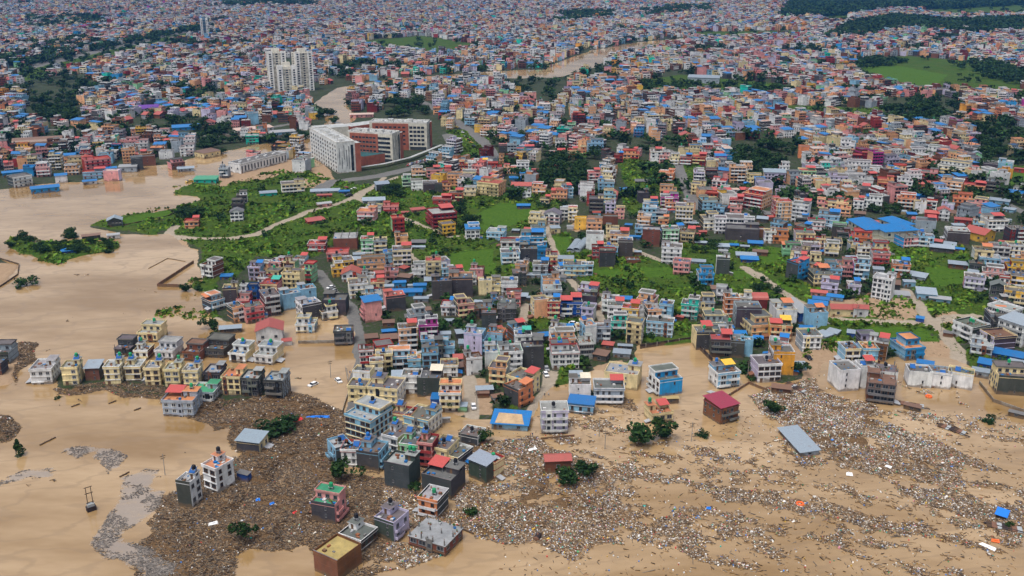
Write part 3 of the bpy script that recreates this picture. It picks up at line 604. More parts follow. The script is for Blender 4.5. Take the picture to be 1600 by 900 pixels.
# ------------------------------------------------------------------ houses read off the photograph, region by region: roof centre, width, depth/width, turn, storeys, front, side, roof, features
ORG = dict(A=(0,470,5),B=(240,380,5),C=(240,520,5),D=(240,700,5),E=(480,570,5),F=(480,720,5),G=(480,440,5),H=(760,440,5),I=(760,570,5),J=(1040,440,5),K=(1280,440,5),L=(1040,550,5),M=(1280,550,5),N=(480,320,5),O=(760,320,5),P=(1040,320,5),Q=(1280,320,5),R=(480,220,5),S=(760,220,5),T=(1040,220,5),U=(1280,220,5),Z=(0,0,1))
HOUSES = """
A;350 505 165 1.3 -22 3 W W e s2.m;560 505 122 1.2 -20 3 C C e s2.z.q.m;735 515 112 1.2 -20 2 X K x n;890 500 122 1.2 -20 3 C C e s2.z.q.m;1055 500 122 1.2 -20 3 C C e s1.z.q.m;1205 510 122 1.2 -20 3 C C e s2.z.q.m;1360 520 122 1.2 -20 3 C C e s2.q.m;1505 530 118 1.2 -20 3 C C e s2.z.q.m
A;985 345 125 1.3 -28 2 K K k S.c;1125 375 110 1.25 -25 2 W N e s1.q.B.u;1320 365 150 1.3 -28 2 W W e S;1530 380 140 1.25 -28 2 X X n S;1190 230 165 1.1 -28 2 C C e S.q;30 385 140 1.2 -28 2 K E k S;-30 480 120 1 -28 2 X K k s
C;220 500 250 .8 -24 3 E E t hr.m.q.s2;410 440 185 1.0 -24 2 E E g B.m.s;480 290 130 1.3 -22 2 K K e s2;630 320 150 1.2 -22 3 C C t s2.m;775 335 140 1.2 -22 3 K K e s2.B.m;965 350 150 1.2 -22 3 K E e s2.B.m;510 95 185 1.2 -28 2 K K k S;690 140 140 1.3 -28 2 W C e S.q.z;900 150 160 1.25 -28 2 W C e S.q.z;770 830 200 .8 -30 2 K C x q.n.m
B;455 165 120 1.1 -42 4 W X k s1.B;800 180 100 1 -20 3 L B k hb.s1.B;890 190 110 1 -30 3 S P k s1.B;970 140 100 1 -30 3 P X e s2;1075 140 100 1 -25 3 C G k s1.q;1150 120 95 1 -20 3 W B k hr;1205 195 110 1.1 -25 4 G G r s1.B;1090 225 150 .8 -20 4 C C k s1.s4.B;950 250 130 1 -25 3 C K k p.q.s1;870 265 90 1 -25 3 W C k s1;920 310 130 1 -20 3 C P r p.hg.B;600 345 110 1 -10 4 K C k s2.Q.n;690 370 75 1 -20 4 W W e s1.Q;775 365 80 1 -15 4 D D k s1.hb;710 435 100 .9 -20 3 P R k s1.B
B;905 395 120 1.5 12 4 W N k p.B.Q;1065 390 150 .8 15 3 B B e s1.n;1195 350 130 .9 12 3 B B e s1.n;465 440 120 1.2 28 3 B K t p.s1.ho.B;635 490 95 1.3 22 3 S K k p.B.u;770 485 150 1 12 3 P P k p.u.Q.B;1195 620 150 1 -12 3 W B e s1.Q.m;1210 465 165 .9 20 3 K W e s1.n.l;1365 530 130 .8 12 3 W K k q.s1.B;1420 430 190 .9 -10 3 K K k s.n
D;268 245 130 1.1 -38 4 K W e Q.s2.z.m.n;500 120 150 1.25 -50 4 W W t Q.s1.m
F;165 300 190 .9 -30 3 K P g S.q.p.Br.n;660 430 170 1.1 -38 3 K L k s1.Q.Br.m.n;1005 555 300 .85 -32 2 X X e c.m.p;985 265 150 1.2 -28 3 O K e p.q.B;1065 90 240 .9 -30 3 K K k hr.Q.s2.n;400 560 190 1 -40 2 W K k s1.Q.m;235 690 230 1.1 -45 3 X X y n
E;740 745 200 .9 -28 4 K K e q.q.s2.n;1372 752 165 .75 -40 3 K K x n;1455 735 90 1 -40 3 C C k q;480 370 230 1.1 -40 4 B B e s2.z.Q.S.m;255 615 130 1.3 20 3 K B e z.Q.n.Bl;345 640 120 1.2 -15 3 W W k z.p;510 650 170 1.1 -25 3 K B k s1.z.u.Br.n;760 370 140 .9 -25 3 C C k z.s1;905 385 200 1 -32 3 B W k s2.z.m;700 530 130 1.4 -35 3 W C k s1.z.q.m;830 590 140 1.3 -22 3 G G k s1.z.B;945 590 90 1.6 -20 4 P M k z.Q.s1.B;1075 620 130 1.5 -28 3 C C k z.Q.B.m;1170 680 140 1.4 -35 2 C K k m;1290 530 150 1 -25 2 K W k p.Q.n.m;620 150 220 .9 -20 3 C W k s1.p.z.m;440 40 130 .8 -20 3 W C k Q.n;405 150 130 1 -18 3 C C k p.u.B;820 70 130 .9 -8 3 W W k p.z;960 80 170 1 -8 3 K K k p.hc.n;1120 200 150 1 -5 3 W K t S.Q.B
G;500 150 140 .8 15 4 P P b n.Bl;680 105 160 .8 10 3 K P r s1.n;785 355 150 .8 3 4 S P k p.hr.B;945 330 150 .8 2 4 V V k s2.Q.B;1310 395 150 .9 -15 4 L B e s1.q.n.Br;1480 390 130 .9 -15 3 B O k p.s1.Br.n;285 375 150 .9 -5 3 K M k z.p.B;1085 500 130 .8 0 3 B B e s1;940 450 100 1 0 3 B B e s;960 550 125 1 0 3 B T k s1;745 575 220 .6 0 3 B B t s2.B;835 600 100 1 0 2 B B t p;600 560 130 .8 0 3 C C e u.B;460 525 110 1 0 3 W W k p.B.s;1110 640 120 1 0 2 W K k p;540 620 80 1 0 3 C C k B;1420 240 120 .9 0 3 K X k q.n;1560 190 150 .9 0 3 K O k c
H;185 530 180 .9 8 4 W G k Q.s1.B;360 500 170 .8 8 4 K K k s.n;285 410 130 .8 5 3 W W k q.z.hg;595 430 190 .8 8 4 S S k s1.p;610 530 220 .8 8 4 W W k q.z.s.m;730 790 150 .9 5 3 W W k s1.hc.n;415 135 120 .9 18 4 S C k n.l;525 150 100 1 3 4 R R k hb.B;660 150 170 .9 3 3 D D k hr.hr.B;800 195 100 1.2 -12 3 L W k q.B;800 110 130 .7 -5 3 K K k s.n;795 335 100 1.1 25 4 W B t s1.n.l.z;915 350 110 .8 5 3 E E k s2.B;1035 300 120 1 5 4 T T k s1.p.B;1165 310 125 1 -10 4 C W k B.m;1010 180 130 1 0 3 W G k hr.p.B;1130 200 130 1 -5 4 Y R r B.p.hr;1260 130 140 1 -15 4 S P k s.B.m;1410 170 100 1.1 -8 4 B B k z.Q.B;1360 305 210 .6 -5 3 B W k p.Q;1070 690 240 .8 -10 3 C C e q.z.s2.n
I;955 160 210 .8 5 3 E E k hr.p.B;1400 90 180 1 28 3 A W k S.n.Bl;250 165 150 1 -45 3 K O k ho.p.n.Br.m;290 85 170 1 -35 3 C C k hr.p.m;530 335 190 .8 5 4 L E e Q.B;745 295 180 .6 -8 2 B B b Q;1345 355 160 .9 25 2 C C t q.p.s1.hr
J;195 170 130 1 -5 4 T T k Q.p.s1.B;295 380 150 1.2 15 3 K C k q.hr.n;435 440 170 .9 8 3 K K r hr.B;400 300 200 1 12 3 E K k q.p.s;560 450 110 1.4 5 3 K E k n;635 455 60 1.4 5 3 B B k n;470 370 100 1 10 3 W E k q.s;640 190 200 .8 12 4 K E k n.l;515 120 110 1 12 4 O O k Q.p.s;625 120 90 .8 5 4 W W e s;720 310 200 1.2 25 3 S C k p.s1.Bl.B;895 330 170 .9 8 3 O Y k hy.hr.B;920 200 170 1.1 20 3 W W e s1.ho.n;1175 235 150 .9 25 3 B B k s1.ho.n;1120 405 150 1.1 22 3 W E k q.Q.p;785 620 170 1 22 3 W L k Q;910 535 170 1 15 4 H W k q.s1.n.l;460 690 170 .9 28 3 B W k hy.u.s1.B.l
K;235 510 120 1.3 25 3 C B k p.B.Q;385 510 120 1.2 20 3 B B t q.p.B;690 490 170 1.3 35 3 A B t s1.B;200 665 150 1.2 30 4 W W k p.n;370 655 120 1.2 25 4 W W e hr.z.n;520 675 150 .9 12 4 W W k p.Q.c.n;490 760 190 .9 5 4 X X n c.s1.B;780 690 160 .9 15 3 W W k p.z.n;945 700 150 .9 8 3 W E k p.z.n;1110 705 170 .7 0 3 W C k p.z.n;1190 330 190 1 -38 3 W K k q.q.p.B;1400 410 170 1.2 -50 3 L K n B;1455 200 200 .8 -30 4 W W e B.m;1560 310 220 .9 -30 4 W W x B.m;1395 250 150 1 20 3 E K k q.p.B.ho;1490 715 200 .9 20 3 K C k q.S.n.l
L;435 395 165 1.15 42 3 X X m B.l
N;470 45 140 .9 -15 3 P P t s2.B.m;530 10 120 .9 -15 2 W W k s;655 5 120 .8 -5 2 P S r s1.B;705 100 100 1 8 4 R G r Q.B;1050 50 200 1 15 4 M R e hr.p.B.Bl;1090 145 110 1 18 3 Y K k B;1290 185 110 1 5 4 W W b s1;1480 205 140 .9 -12 2 B B e s2;300 240 190 .9 -5 3 X X e c.n;80 300 140 .9 -10 2 R M r hr.B;240 365 170 .8 -5 2 P P r B;470 265 100 1 -5 4 G G r hr.B;570 275 105 1 0 4 E W k p.Q.B;735 245 100 1 3 4 S W k s1.B;740 345 150 .9 0 4 C S k p.hr.B;640 370 90 1 5 3 B B k z.p;280 430 150 .9 8 2 Y C k s1.Q;235 490 90 .9 5 3 Y Y k s;345 520 150 .9 -5 2 W R h gab.B;500 450 220 .6 0 3 S P k p.s1.B;550 600 105 .8 0 3 C C h hr.B;870 495 105 .9 0 3 W P k B.s1;985 430 120 1 0 4 C W r Q.B;1095 490 90 .8 0 3 B B e s1;1050 590 160 .8 3 4 K K k s1.Q.n;1200 560 190 .8 0 4 K S k s1.n;1390 590 110 .9 3 3 C C e Q.n;1470 625 70 1 0 2 C C k s
O;180 590 130 .8 0 3 W W k p.z.B;215 680 110 .9 0 3 P S k p.B;165 750 130 .9 0 3 K X k c.n;405 100 140 .8 -10 3 C C e s.B.m;520 60 130 .8 -10 3 W E k gab;610 30 60 1 0 3 W W k B;675 20 70 1 0 4 C C r B;735 105 95 .7 0 3 Y Y y n;845 130 120 1 0 3 S P k s.B;848 225 140 .9 0 4 W W k n;970 90 120 .7 0 3 X X k n;360 240 180 .9 0 3 A B k p.hb.s1.B;300 265 80 .9 0 3 A A k B;190 280 160 .7 0 2 W C k p.z;185 365 150 .8 5 3 B W k p.q.B;340 340 160 .8 0 3 K K k s.p.n;435 320 60 1 0 4 A W e s.B;280 460 95 1 -12 3 S C k Q.s;510 390 90 1.4 0 4 C W k s1.B.Q;690 460 180 .8 0 3 B W k p.q.B.u;790 465 90 .9 0 3 B W k p.B;500 570 140 .9 8 4 S B k p.s.n;945 355 130 .8 3 4 K R k n.p;870 330 90 1 3 3 R R k hr;1085 275 120 .9 3 4 K W k n;1040 225 150 .8 0 3 S C k hr.B;985 180 100 .8 0 3 C G k s;975 320 110 .8 0 3 B B k p.z;1145 430 110 .8 10 1 X X k n;1290 190 140 .8 0 4 X K e n;1435 185 130 .9 8 4 G K k q.p.B;1450 325 160 .8 0 4 W W k s.B.p;1530 440 130 .8 -5 3 P P k p.B;1355 50 110 .9 0 3 E E k s;1275 20 110 .8 0 4 B B e s1;1385 115 80 .8 0 2 O O k ho;1040 50 80 .9 0 3 P W k p.s;1195 180 60 .8 0 2 B B e s
P;150 5 140 .9 0 5 C S k s.B;345 100 130 1 15 4 W K k s1;430 100 90 1 5 4 W W k B;560 95 190 .8 3 3 W A k z.p.B;655 105 80 .9 3 4 W L k B;600 180 260 .6 5 3 K K k s.n;710 190 130 .6 3 2 X X e n;815 205 90 .9 8 3 W L k s;895 235 120 1 5 3 O X k s1.B;1085 215 150 .9 10 3 C W k q.B;985 340 150 .8 8 3 G G k s2.ho.B;1035 445 120 1.1 -38 4 K A h hr.n.Br.m;450 415 105 .7 5 4 K W k n.s;310 530 120 1 12 4 A W k s2.B;1210 520 150 1 20 3 C K k c.ho.B;1310 490 120 1.2 10 4 B W k s1.B;1410 470 110 1.2 10 4 P S k s1.p.B;1530 455 120 1.1 8 5 B V k p.s.B;1150 420 120 .8 5 3 C C k p.s;1300 280 150 .9 5 2 C C k Q.B;1210 265 60 1 5 3 C C k s;1520 240 170 .9 5 3 O B r s.B;1130 310 140 .8 8 3 L P k p;175 210 110 1 -5 3 C P k hr.B
Q;640 460 130 .9 8 3 O O k hb.p.z.B;512 565 150 .8 -12 5 W W e q.s2;470 330 130 .9 15 3 C B k p.s;480 375 130 .9 10 3 P W k p.B;690 235 150 1 35 3 P A k c.B;835 245 110 .9 10 3 B B k z.s1.B;835 120 150 .8 5 3 E E k hr.n;1080 200 170 .9 12 3 K W e p.n.l;1370 110 160 .9 28 3 W W k s.hr;1540 175 130 .9 25 4 M K k c.B;1280 350 140 .9 12 3 C W k p.ho;1410 320 140 .9 15 3 W P k p.q.B;1530 310 120 .9 20 3 W W k q.p;1330 410 150 .9 10 2 B B e Q;1230 460 110 .8 5 2 K G k Q.p;1215 560 150 .9 5 3 L P k p.B;1355 520 150 .9 5 3 P M k s2.B;1400 620 110 .9 5 3 K W k gab;1465 610 110 .9 5 3 W W e s;1530 480 130 1 12 4 Y R k s.B;1570 540 130 1 5 4 Y Y k c.B;1535 670 160 .8 5 3 Y S k p.B;1490 440 130 .8 5 3 L B k p.B;1590 420 100 .9 5 3 S S k s
R;775 295 68 .9 5 4 G G k s;855 310 95 .9 3 3 W K k p;960 325 120 .8 3 3 K W k p.n;1025 340 60 .9 3 3 K K k n;870 235 110 .8 0 3 S C k s.B;985 225 110 .8 0 3 P S k hr;1080 225 90 .8 0 3 P S r hr;1155 260 120 .9 -5 4 S C k B.p;1265 240 110 .9 -5 3 C S k p.B;1085 350 65 .9 0 3 S O k s;1205 185 100 .7 0 3 R M r s;1300 165 90 .8 0 3 W W e s;1370 165 80 .8 0 3 B C k hy;1465 200 110 .8 0 4 R R r s;1440 320 190 .8 -25 4 C S r s.B.m;1165 405 110 .8 -5 3 R O k hr.p.B;1265 390 110 .8 -5 3 C C k s;1055 450 150 .6 -5 2 R R r hr;585 340 110 .7 12 2 K E x n
S;200 30 75 .7 0 5 E K k s;130 30 70 .7 0 5 K P k n;300 60 150 .6 0 3 B W r hr;285 165 100 .8 0 3 W C k p.B;130 130 60 .7 0 3 S O k s;185 205 100 .7 0 2 S S r s;585 10 95 .8 0 3 W S k s.B;550 90 140 .6 5 2 C P r hr;675 75 80 .9 5 3 C W r hr.B;745 70 65 1 5 3 O S k s.B;850 15 130 .8 3 5 B W k s.B;530 200 100 .8 10 2 R R h gab;840 245 100 .9 5 3 P R r hr.p.B;920 205 70 1 3 4 A A k s;985 235 60 .8 0 3 W W k s.B;935 320 130 .8 0 3 B W k z.s;1130 100 130 .8 0 3 S O r s.B;1035 110 70 .8 0 3 R W k hb.B;975 150 70 1 0 3 K P k s.B;1325 80 95 1 5 4 W P k s.hr;1390 110 85 1 5 4 P W k s.B;1465 125 80 1 0 4 C E k s.B;1560 125 90 .9 -3 3 R R k hb.B;1410 245 120 .9 -8 3 O O t s.B;1225 405 90 .9 8 3 K K k q.s.n;1285 475 110 .9 5 4 A A e hr;1430 435 140 .8 3 3 V P k s.B;1440 480 90 .8 3 3 O Y k s.B;1420 380 130 .8 0 3 S C k p.s;860 450 115 .9 0 4 K C k s.B;815 400 60 1 0 4 R P k s;965 415 95 1 0 4 B B k s.B;970 485 80 .8 0 3 L L k s;570 410 130 .8 -5 3 S O r hr.s.B;415 360 110 .8 -8 3 S C r s.B;460 455 75 .9 -8 2 C R k hr;315 405 70 .8 0 2 W W k s;305 255 90 .7 0 2 W W b s
T;715 410 175 1 -25 5 R S t s.B.m;910 470 130 1 18 5 S R r s.l;1065 490 130 .9 -10 5 W W k hr.B;555 455 110 .9 0 3 R P r hr.B;550 520 90 .9 0 2 P W k s;340 460 140 1 15 4 B K k s1;425 310 110 .8 -10 3 W B r s.B;450 385 90 .9 -10 3 P P k s.B;365 405 100 .8 -5 3 R C r B;260 335 110 .9 -5 3 C G k s.B;1105 230 130 .8 8 4 G G r hr.B;850 245 170 .6 8 3 L C x B;925 195 80 .8 8 4 W R k s.B;690 290 110 .8 5 3 C C k s.B;580 250 130 .6 5 2 C E k s;1165 40 100 .9 5 4 O S k s.B;1080 45 80 .9 5 4 O O k n;1425 10 110 .9 0 5 W W k s.B;265 120 110 .9 -5 3 R R r hr.B;410 60 130 .9 -10 3 W W e s.B;915 395 110 .8 5 3 L P k s.B;1290 385 110 .9 25 3 W W k s.n;1180 410 100 .7 0 2 P R r hr;1235 485 100 .9 0 3 P R r s.B;1330 475 120 .8 0 3 C C k s;1390 525 110 .8 0 3 S P r s;1280 575 160 .8 0 3 B W k hb.s;1360 655 110 .9 0 3 K G k p.n;1180 625 130 .8 5 3 W W k q.p;1530 370 130 1 0 3 K W k hr;1510 465 80 .9 0 3 W W r hr;1585 460 60 1 0 3 W W k s
U;520 300 120 .9 3 4 S O r s.B;665 310 115 .9 8 4 W R k s.B;290 185 220 .6 5 3 W W k s.p.B;440 205 100 .8 12 3 W W k n;310 290 210 .6 8 3 W B e s.B;150 270 150 .8 8 3 L E k s.B;600 215 150 .7 0 3 C P r s.B;850 240 150 .8 -3 3 P R k s.B;1060 190 220 .8 -12 4 W W k s.S.B;1045 310 160 .9 -5 4 S O k s.B;1205 345 180 .6 -5 2 S C r hr;1380 320 130 .8 -5 3 K E k s.B;680 445 140 .8 3 4 O S r s.B;790 480 90 .9 10 3 W C k s.n;880 470 80 .8 3 3 W R r B;975 535 90 .9 5 3 W R h gab.B;1120 445 140 .8 3 4 O R r s.B;1235 480 140 .9 -8 4 P P k s.B;430 460 120 .9 3 4 W E k s.hb.B;750 85 150 .9 12 3 W C k s.B;845 115 80 .9 10 3 W W k s;930 70 150 .9 -8 3 W W k hb.s.B;600 75 130 .8 3 3 S R k s.B;415 85 130 .8 5 2 W P r s;320 110 110 .8 0 3 M R r s;1460 165 110 .9 -5 3 B W e s.n;1340 170 110 .9 0 3 K W k n;1235 100 100 .8 0 2 G W x gab
Z;175 267 24 .6 -20 3 P L s n;147 268 34 .5 -5 2 B R r hr;150 248 40 .6 10 4 P R r s.B;113 263 22 .8 -10 3 S C k s.B;95 275 18 .5 0 2 W A b n;30 275 30 .8 20 3 W K k B;457 286 36 .6 4 3 C W k s.B.Q;378 305 16 1 -5 4 K W k s.B;372 318 18 1 -10 3 K K k s;370 329 20 .8 -8 3 W K k gab;300 345 22 .8 -10 2 S X r hr;179 342 22 .8 -5 2 K E x gab;376 165 24 .7 -15 4 C C k s;232 244 20 .8 0 3 X X k n;213 246 18 .9 0 4 K E k n;275 254 22 .8 20 3 X P k s;200 234 20 .8 0 5 S W k s.B;215 205 20 .8 0 4 O S k s.B
"""
SHEDS = """
B;600 655 160 .4 -5 2.5 K x f;570 250 90 .7 -10 2.5 D b f;905 650 200 .9 -5 7 W r G;1040 755 75 .8 0 2.5 W r f
D;705 190 100 .5 -40 3 D k f
E;1005 245 70 1.5 -8 3 D b f;1215 310 70 1 -5 3 G x f;1070 415 90 .2 5 2 W e f
G;1240 580 190 .45 0 3.5 W r g;500 425 100 .8 3 3 N n f;640 430 130 .7 3 3 N n f;640 380 110 .4 3 3 D b f;1230 200 80 .4 0 3 A b f;1195 140 115 .6 0 3 E x f;890 125 110 .4 -3 3 E x f;780 70 230 .3 -3 3 A b f;880 22 100 .5 -3 4 A b f;815 25 60 .5 -3 4 E x f;715 5 90 .4 0 3 A b f;820 265 110 .6 5 3 K k f;635 310 90 .7 0 3 N n f;1110 300 70 .7 0 3 E x f;1080 400 80 .7 0 3 E x f;1200 390 80 1 10 4 K x f;1195 650 80 1.1 15 3 K n f;1385 830 130 .5 5 3 K x f;1375 860 90 .6 0 2.5 X n f
H;1060 545 130 .6 -5 3 E x f;1085 495 110 .3 0 2.5 K x f
I;195 415 280 .75 -8 2.8 B b f;555 720 200 .55 8 5 X r g;1440 255 120 .3 15 2.5 K y f
J;710 120 150 .8 12 6 M r v;1025 185 320 .3 -62 6 D e f;1395 195 210 .5 15 5 C r g;1525 195 110 .8 8 6 W r g;1200 75 120 .5 0 3 P r g;1215 130 120 .5 0 3 A b f;1325 110 120 .5 0 3 B b f;1190 165 140 .6 0 3 E b f;1240 405 110 .8 -40 3 E x f;1310 385 90 .9 -20 3 E x f;1450 390 60 1.2 0 3 D x f;905 820 140 .5 0 2.5 N n f;1050 640 90 .8 20 3 B x f
K;838 75 140 1 8 4 B x f;945 125 150 .4 5 3 B e f;1470 555 220 .5 -3 3.5 D b f;1330 630 150 .7 -3 3 D b f;1262 690 120 .6 0 3 E x f;1560 635 130 .8 -3 3.5 K x f;790 280 60 .9 0 2.5 D b f;635 90 130 .7 10 2 W e f;1010 395 70 .7 0 2.5 X k f;830 630 120 .6 0 4 B b f
L;1040 680 395 .38 -62 1.9 E x f
M;730 415 120 .4 -8 2 K n f;1545 470 110 .4 -5 2 K k f
N;565 525 85 .7 0 5 M r f;65 115 135 .5 15 3 R r f;870 285 110 .6 -5 3 K k f;865 325 110 .3 -5 2.5 E x f;640 630 70 .7 0 3 E x f;725 600 90 .5 0 4 A b f;405 380 90 .5 0 3 E x f
O;345 540 70 .8 -5 2.5 E x f;620 410 120 .6 0 3 E x f;685 315 55 5 -12 2.5 E x v;742 310 60 5 -15 2.5 E x v;285 5 90 .5 0 2.5 D b f;1160 245 90 .4 0 3 A b f;655 165 50 .8 0 3 W e f
P;290 205 60 .6 10 3 R r g;250 225 50 .6 10 3 R r f;700 290 110 .6 5 3 D b g;535 310 70 .6 5 3 D b f;445 315 100 .7 5 3 E x f;620 320 70 .5 0 3 K x f;285 290 100 .4 0 3 K x f;655 415 130 .6 5 3 D b f;630 385 150 .5 5 3 E x f;450 355 70 .5 0 3 W e f;255 435 110 .5 0 3 E x f;740 360 110 .5 0 3 X n f
Q;1095 455 150 .5 5 3.5 X x f;960 325 170 .5 3 4 K x f;1090 340 80 .5 0 3 X b f;1125 110 120 .5 5 4 R r f;1255 205 170 .9 -30 6 Y r g;770 545 130 .8 -10 3 E x f
R;520 455 170 .5 0 3.5 E x f;140 385 220 .3 -3 3 E x f;135 420 110 .3 -3 3 R r f;130 485 110 .4 15 3 P e g;60 610 130 .6 20 3 R r f;290 390 80 .5 -5 3 D b f;865 530 110 .5 15 3 P r f;765 555 60 .6 0 3 R r f;1260 140 120 .5 0 3.5 K k f;1385 130 110 .4 0 4 A b f
S;275 340 150 .6 -3 4 W r g;225 285 90 .6 0 3.5 A b f;1085 375 80 .7 5 3 A b f;1240 310 150 .4 5 2.5 K k f;760 360 80 .4 0 3 A b f;735 330 60 .4 0 3 A b f;290 500 100 .5 0 3 D b f;380 220 50 .5 0 4 R r f
T;525 190 170 .4 3 4 E x f;1000 270 90 .7 5 4 D x f;1130 370 80 .6 5 3 W e f;830 590 60 .7 20 3 R r f
U;850 330 130 .7 5 6 O r g;800 425 110 .5 0 3.5 D b f;460 400 130 .4 -8 4 B r f;880 555 100 .7 5 6 R r g;1520 395 130 .6 -5 4 W b f;1410 460 140 .5 -3 3.5 B x f;1570 215 80 .4 0 4 R r f;260 640 90 .7 0 3 D b f
Z;403 247 101 .25 45 8 W k W;324 236 32 .7 38 5 C n f;322 278 34 .6 -15 4 T g f;419 300 25 .5 4 4 T x f;177 366 18 .5 0 3 W e f;142 367 26 .4 0 3 K n f;107 390 22 .6 0 3 D b f;230 168 34 .6 -5 6 W p g;1100 120 48 .5 -4 9 E x f;170 262 22 .4 0 4 B b f;200 259 26 .6 -10 5 E e f;140 282 20 .5 0 3 W A f;60 222 70 .4 -6 5 N n v;20 268 30 .4 0 4 A b f;70 292 40 .4 0 4 A b f;290 262 24 .5 0 3 E x f;395 200 60 .3 20 4 W s f;440 205 40 .4 10 4 B e f;290 197 40 .5 0 4 A b f;565 178 36 .3 0 4 P s f;575 134 26 .5 10 5 E x f;605 136 24 .5 10 5 O t f
"""
# ------------------------------------------------------------------ reading the lists
ROOF['p'] = (.12, .03, .28); RWORD['p'] = 'purple'; ROOF['A'] = ROOF['b']; RWORD['A'] = 'blue'
def parse(txt):
    out = []
    for ln in txt.strip().splitlines():
        reg, rest = ln.split(';', 1); ox, oy, k = ORG[reg]
        for it in rest.split(';'):
            a = it.split()
            out.append((ox + float(a[0]) / k, oy + float(a[1]) / k, float(a[2]) / k, float(a[3]), float(a[4]), a[5], a[6], a[7], a[8], a[9].split('.') if len(a) > 9 else []))
    return out
def face_cam(x, y): return -math.atan2(x, y)
HS = []
for (u, v, wp, dr, yaw, st, fr, sd, rf, fl) in parse(HOUSES):
    st = int(st); fl = list(fl); hsh = random.Random(int(u * 17 + v * 131)); rr = [i for i, f in enumerate(fl) if f in ('s', 's1', 's2')]
    if rr and st >= 3 and 'n' not in fl and v < 560 and hsh.random() < .6: fl[rr[0]] = 'V'; st -= 1
    x, y, zc = at(u, v + 14, 0); cv = fields(np.array([x]), np.array([y])); zb = -1.5 if (v > 480 and (cv['land'][0] < .5 or cv['debris'][0] > .3)) else 0.0
    h = st * FH + zb
    x, y, zc = at(u, v, h)
    w_ = wp * zc / F * (1.08 if v > 560 and u > 470 else .96)
    HS.append(dict(u=u, v=v, x=x, y=y, zc=zc, w=max(5.5, w_), d=max(5.0, w_ * dr), a=face_cam(x, y) + math.radians(yaw), st=st, fr=fr, sd=sd, rf=rf, fl=fl, zb=zb))
SH = []
for (u, v, wp, dr, yaw, h, wc, rf, ty, _) in parse(SHEDS):
    h = float(h); x, y, zc = at(u, v, h); w_ = wp * zc / F
    SH.append(dict(u=u, v=v, x=x, y=y, zc=zc, w=w_, d=w_ * dr, a=face_cam(x, y) + math.radians(yaw), h=h, wc=wc, rf=rf, ty=ty))
R9 = np.random.default_rng(23); tries = 0; made = 0
while tries < 9000 and made < 70:       # narrower houses filling the gaps of the built-up blocks
    tries += 1; u, v = R9.uniform(545, 1600), R9.uniform(300, 600); x, y, zc = at(u, v, 0); cv = fields(np.array([x]), np.array([y]))
    if cv['land'][0] < .5 or cv['green'][0] > 0 or cv['paddy'][0] > 0 or cv['road'][0] > 0 or cv['path'][0] > 0 or cv['mud'][0] > 0 or cv['debris'][0] > 0: continue
    w_ = R9.uniform(6.5, 10); d_ = w_ * R9.uniform(.8, 1.2)
    if any(math.hypot(x - q['x'], y - q['y']) < .42 * (max(q['w'], q['d']) + max(w_, d_)) for q in HS + SH): continue
    if any(pip(np.array([u]), np.array([v]), P)[0] for P in NOFILL): continue
    st = int(R9.integers(2, 4)); uu, vv, zz = proj(x, y, st * FH); made += 1
    HS.append(dict(u=float(uu), v=float(vv), x=x, y=y, zc=float(zz), w=w_, d=d_, a=face_cam(x, y) + math.radians(R9.normal(3, 12)), st=st, fr='WWECKSPXKBLE'[R9.integers(0, 12)], sd='KEXWK'[R9.integers(0, 5)], rf='kke'[R9.integers(0, 3)], fl=[['s1', 'B', 'Q'], ['s2', 'p'], ['V', 'B'], ['s1', 'n', 'q'], ['c', 's'], ['p', 'hb'], ['s2', 'z', 'B'], ['hr', 's1']][R9.integers(0, 8)], zb=0.0))
print('added', made); tries = 0
while tries < 6000 and sum(1 for s_ in SH if s_.get('auto')) < 115:       # tin-roofed outhouses squeezed between the houses
    tries += 1; u, v = R9.uniform(545, 1600), R9.uniform(330, 650); x, y, zc = at(u, v, 0); cv = fields(np.array([x]), np.array([y]))
    if cv['land'][0] < .5 or cv['green'][0] > 0 or cv['paddy'][0] > 0 or cv['road'][0] > 0 or cv['path'][0] > 0 or cv['mud'][0] > 0: continue
    w_ = R9.uniform(4, 8.5)
    if any(math.hypot(x - q['x'], y - q['y']) < .5 * max(q['w'], q['d']) + .62 * w_ for q in HS + SH): continue
    h = R9.uniform(2.3, 4.2); u, v, zc = proj(x, y, h)
    SH.append(dict(u=float(u), v=float(v), x=x, y=y, zc=float(zc), w=w_, d=w_ * R9.uniform(.5, 1), a=face_cam(x, y) + R9.normal(0, .3), h=h, wc='KEXNBCKE'[R9.integers(0, 8)], rf='xnxkxbrn'[R9.integers(0, 8)], ty='f', auto=1))
HS.sort(key=lambda q: (q['st'] < 6, q['zc']))
# houses outside the picture or hopelessly inside another are dropped
kept = []
for q in HS:
    if any(math.hypot(q['x'] - p['x'], q['y'] - p['y']) < .19 * (min(q['w'], q['d']) + min(p['w'], p['d'])) for p in kept): continue
    kept.append(q)
print('houses kept', len(kept), 'of', len(HS))
HS = sorted(kept, key=lambda q: q['zc'] - (900 if q['st'] >= 6 else 120 if q['st'] >= 5 or q['w'] > 24 else 0))
NEAR, FARL = HS[:300], HS[300:]

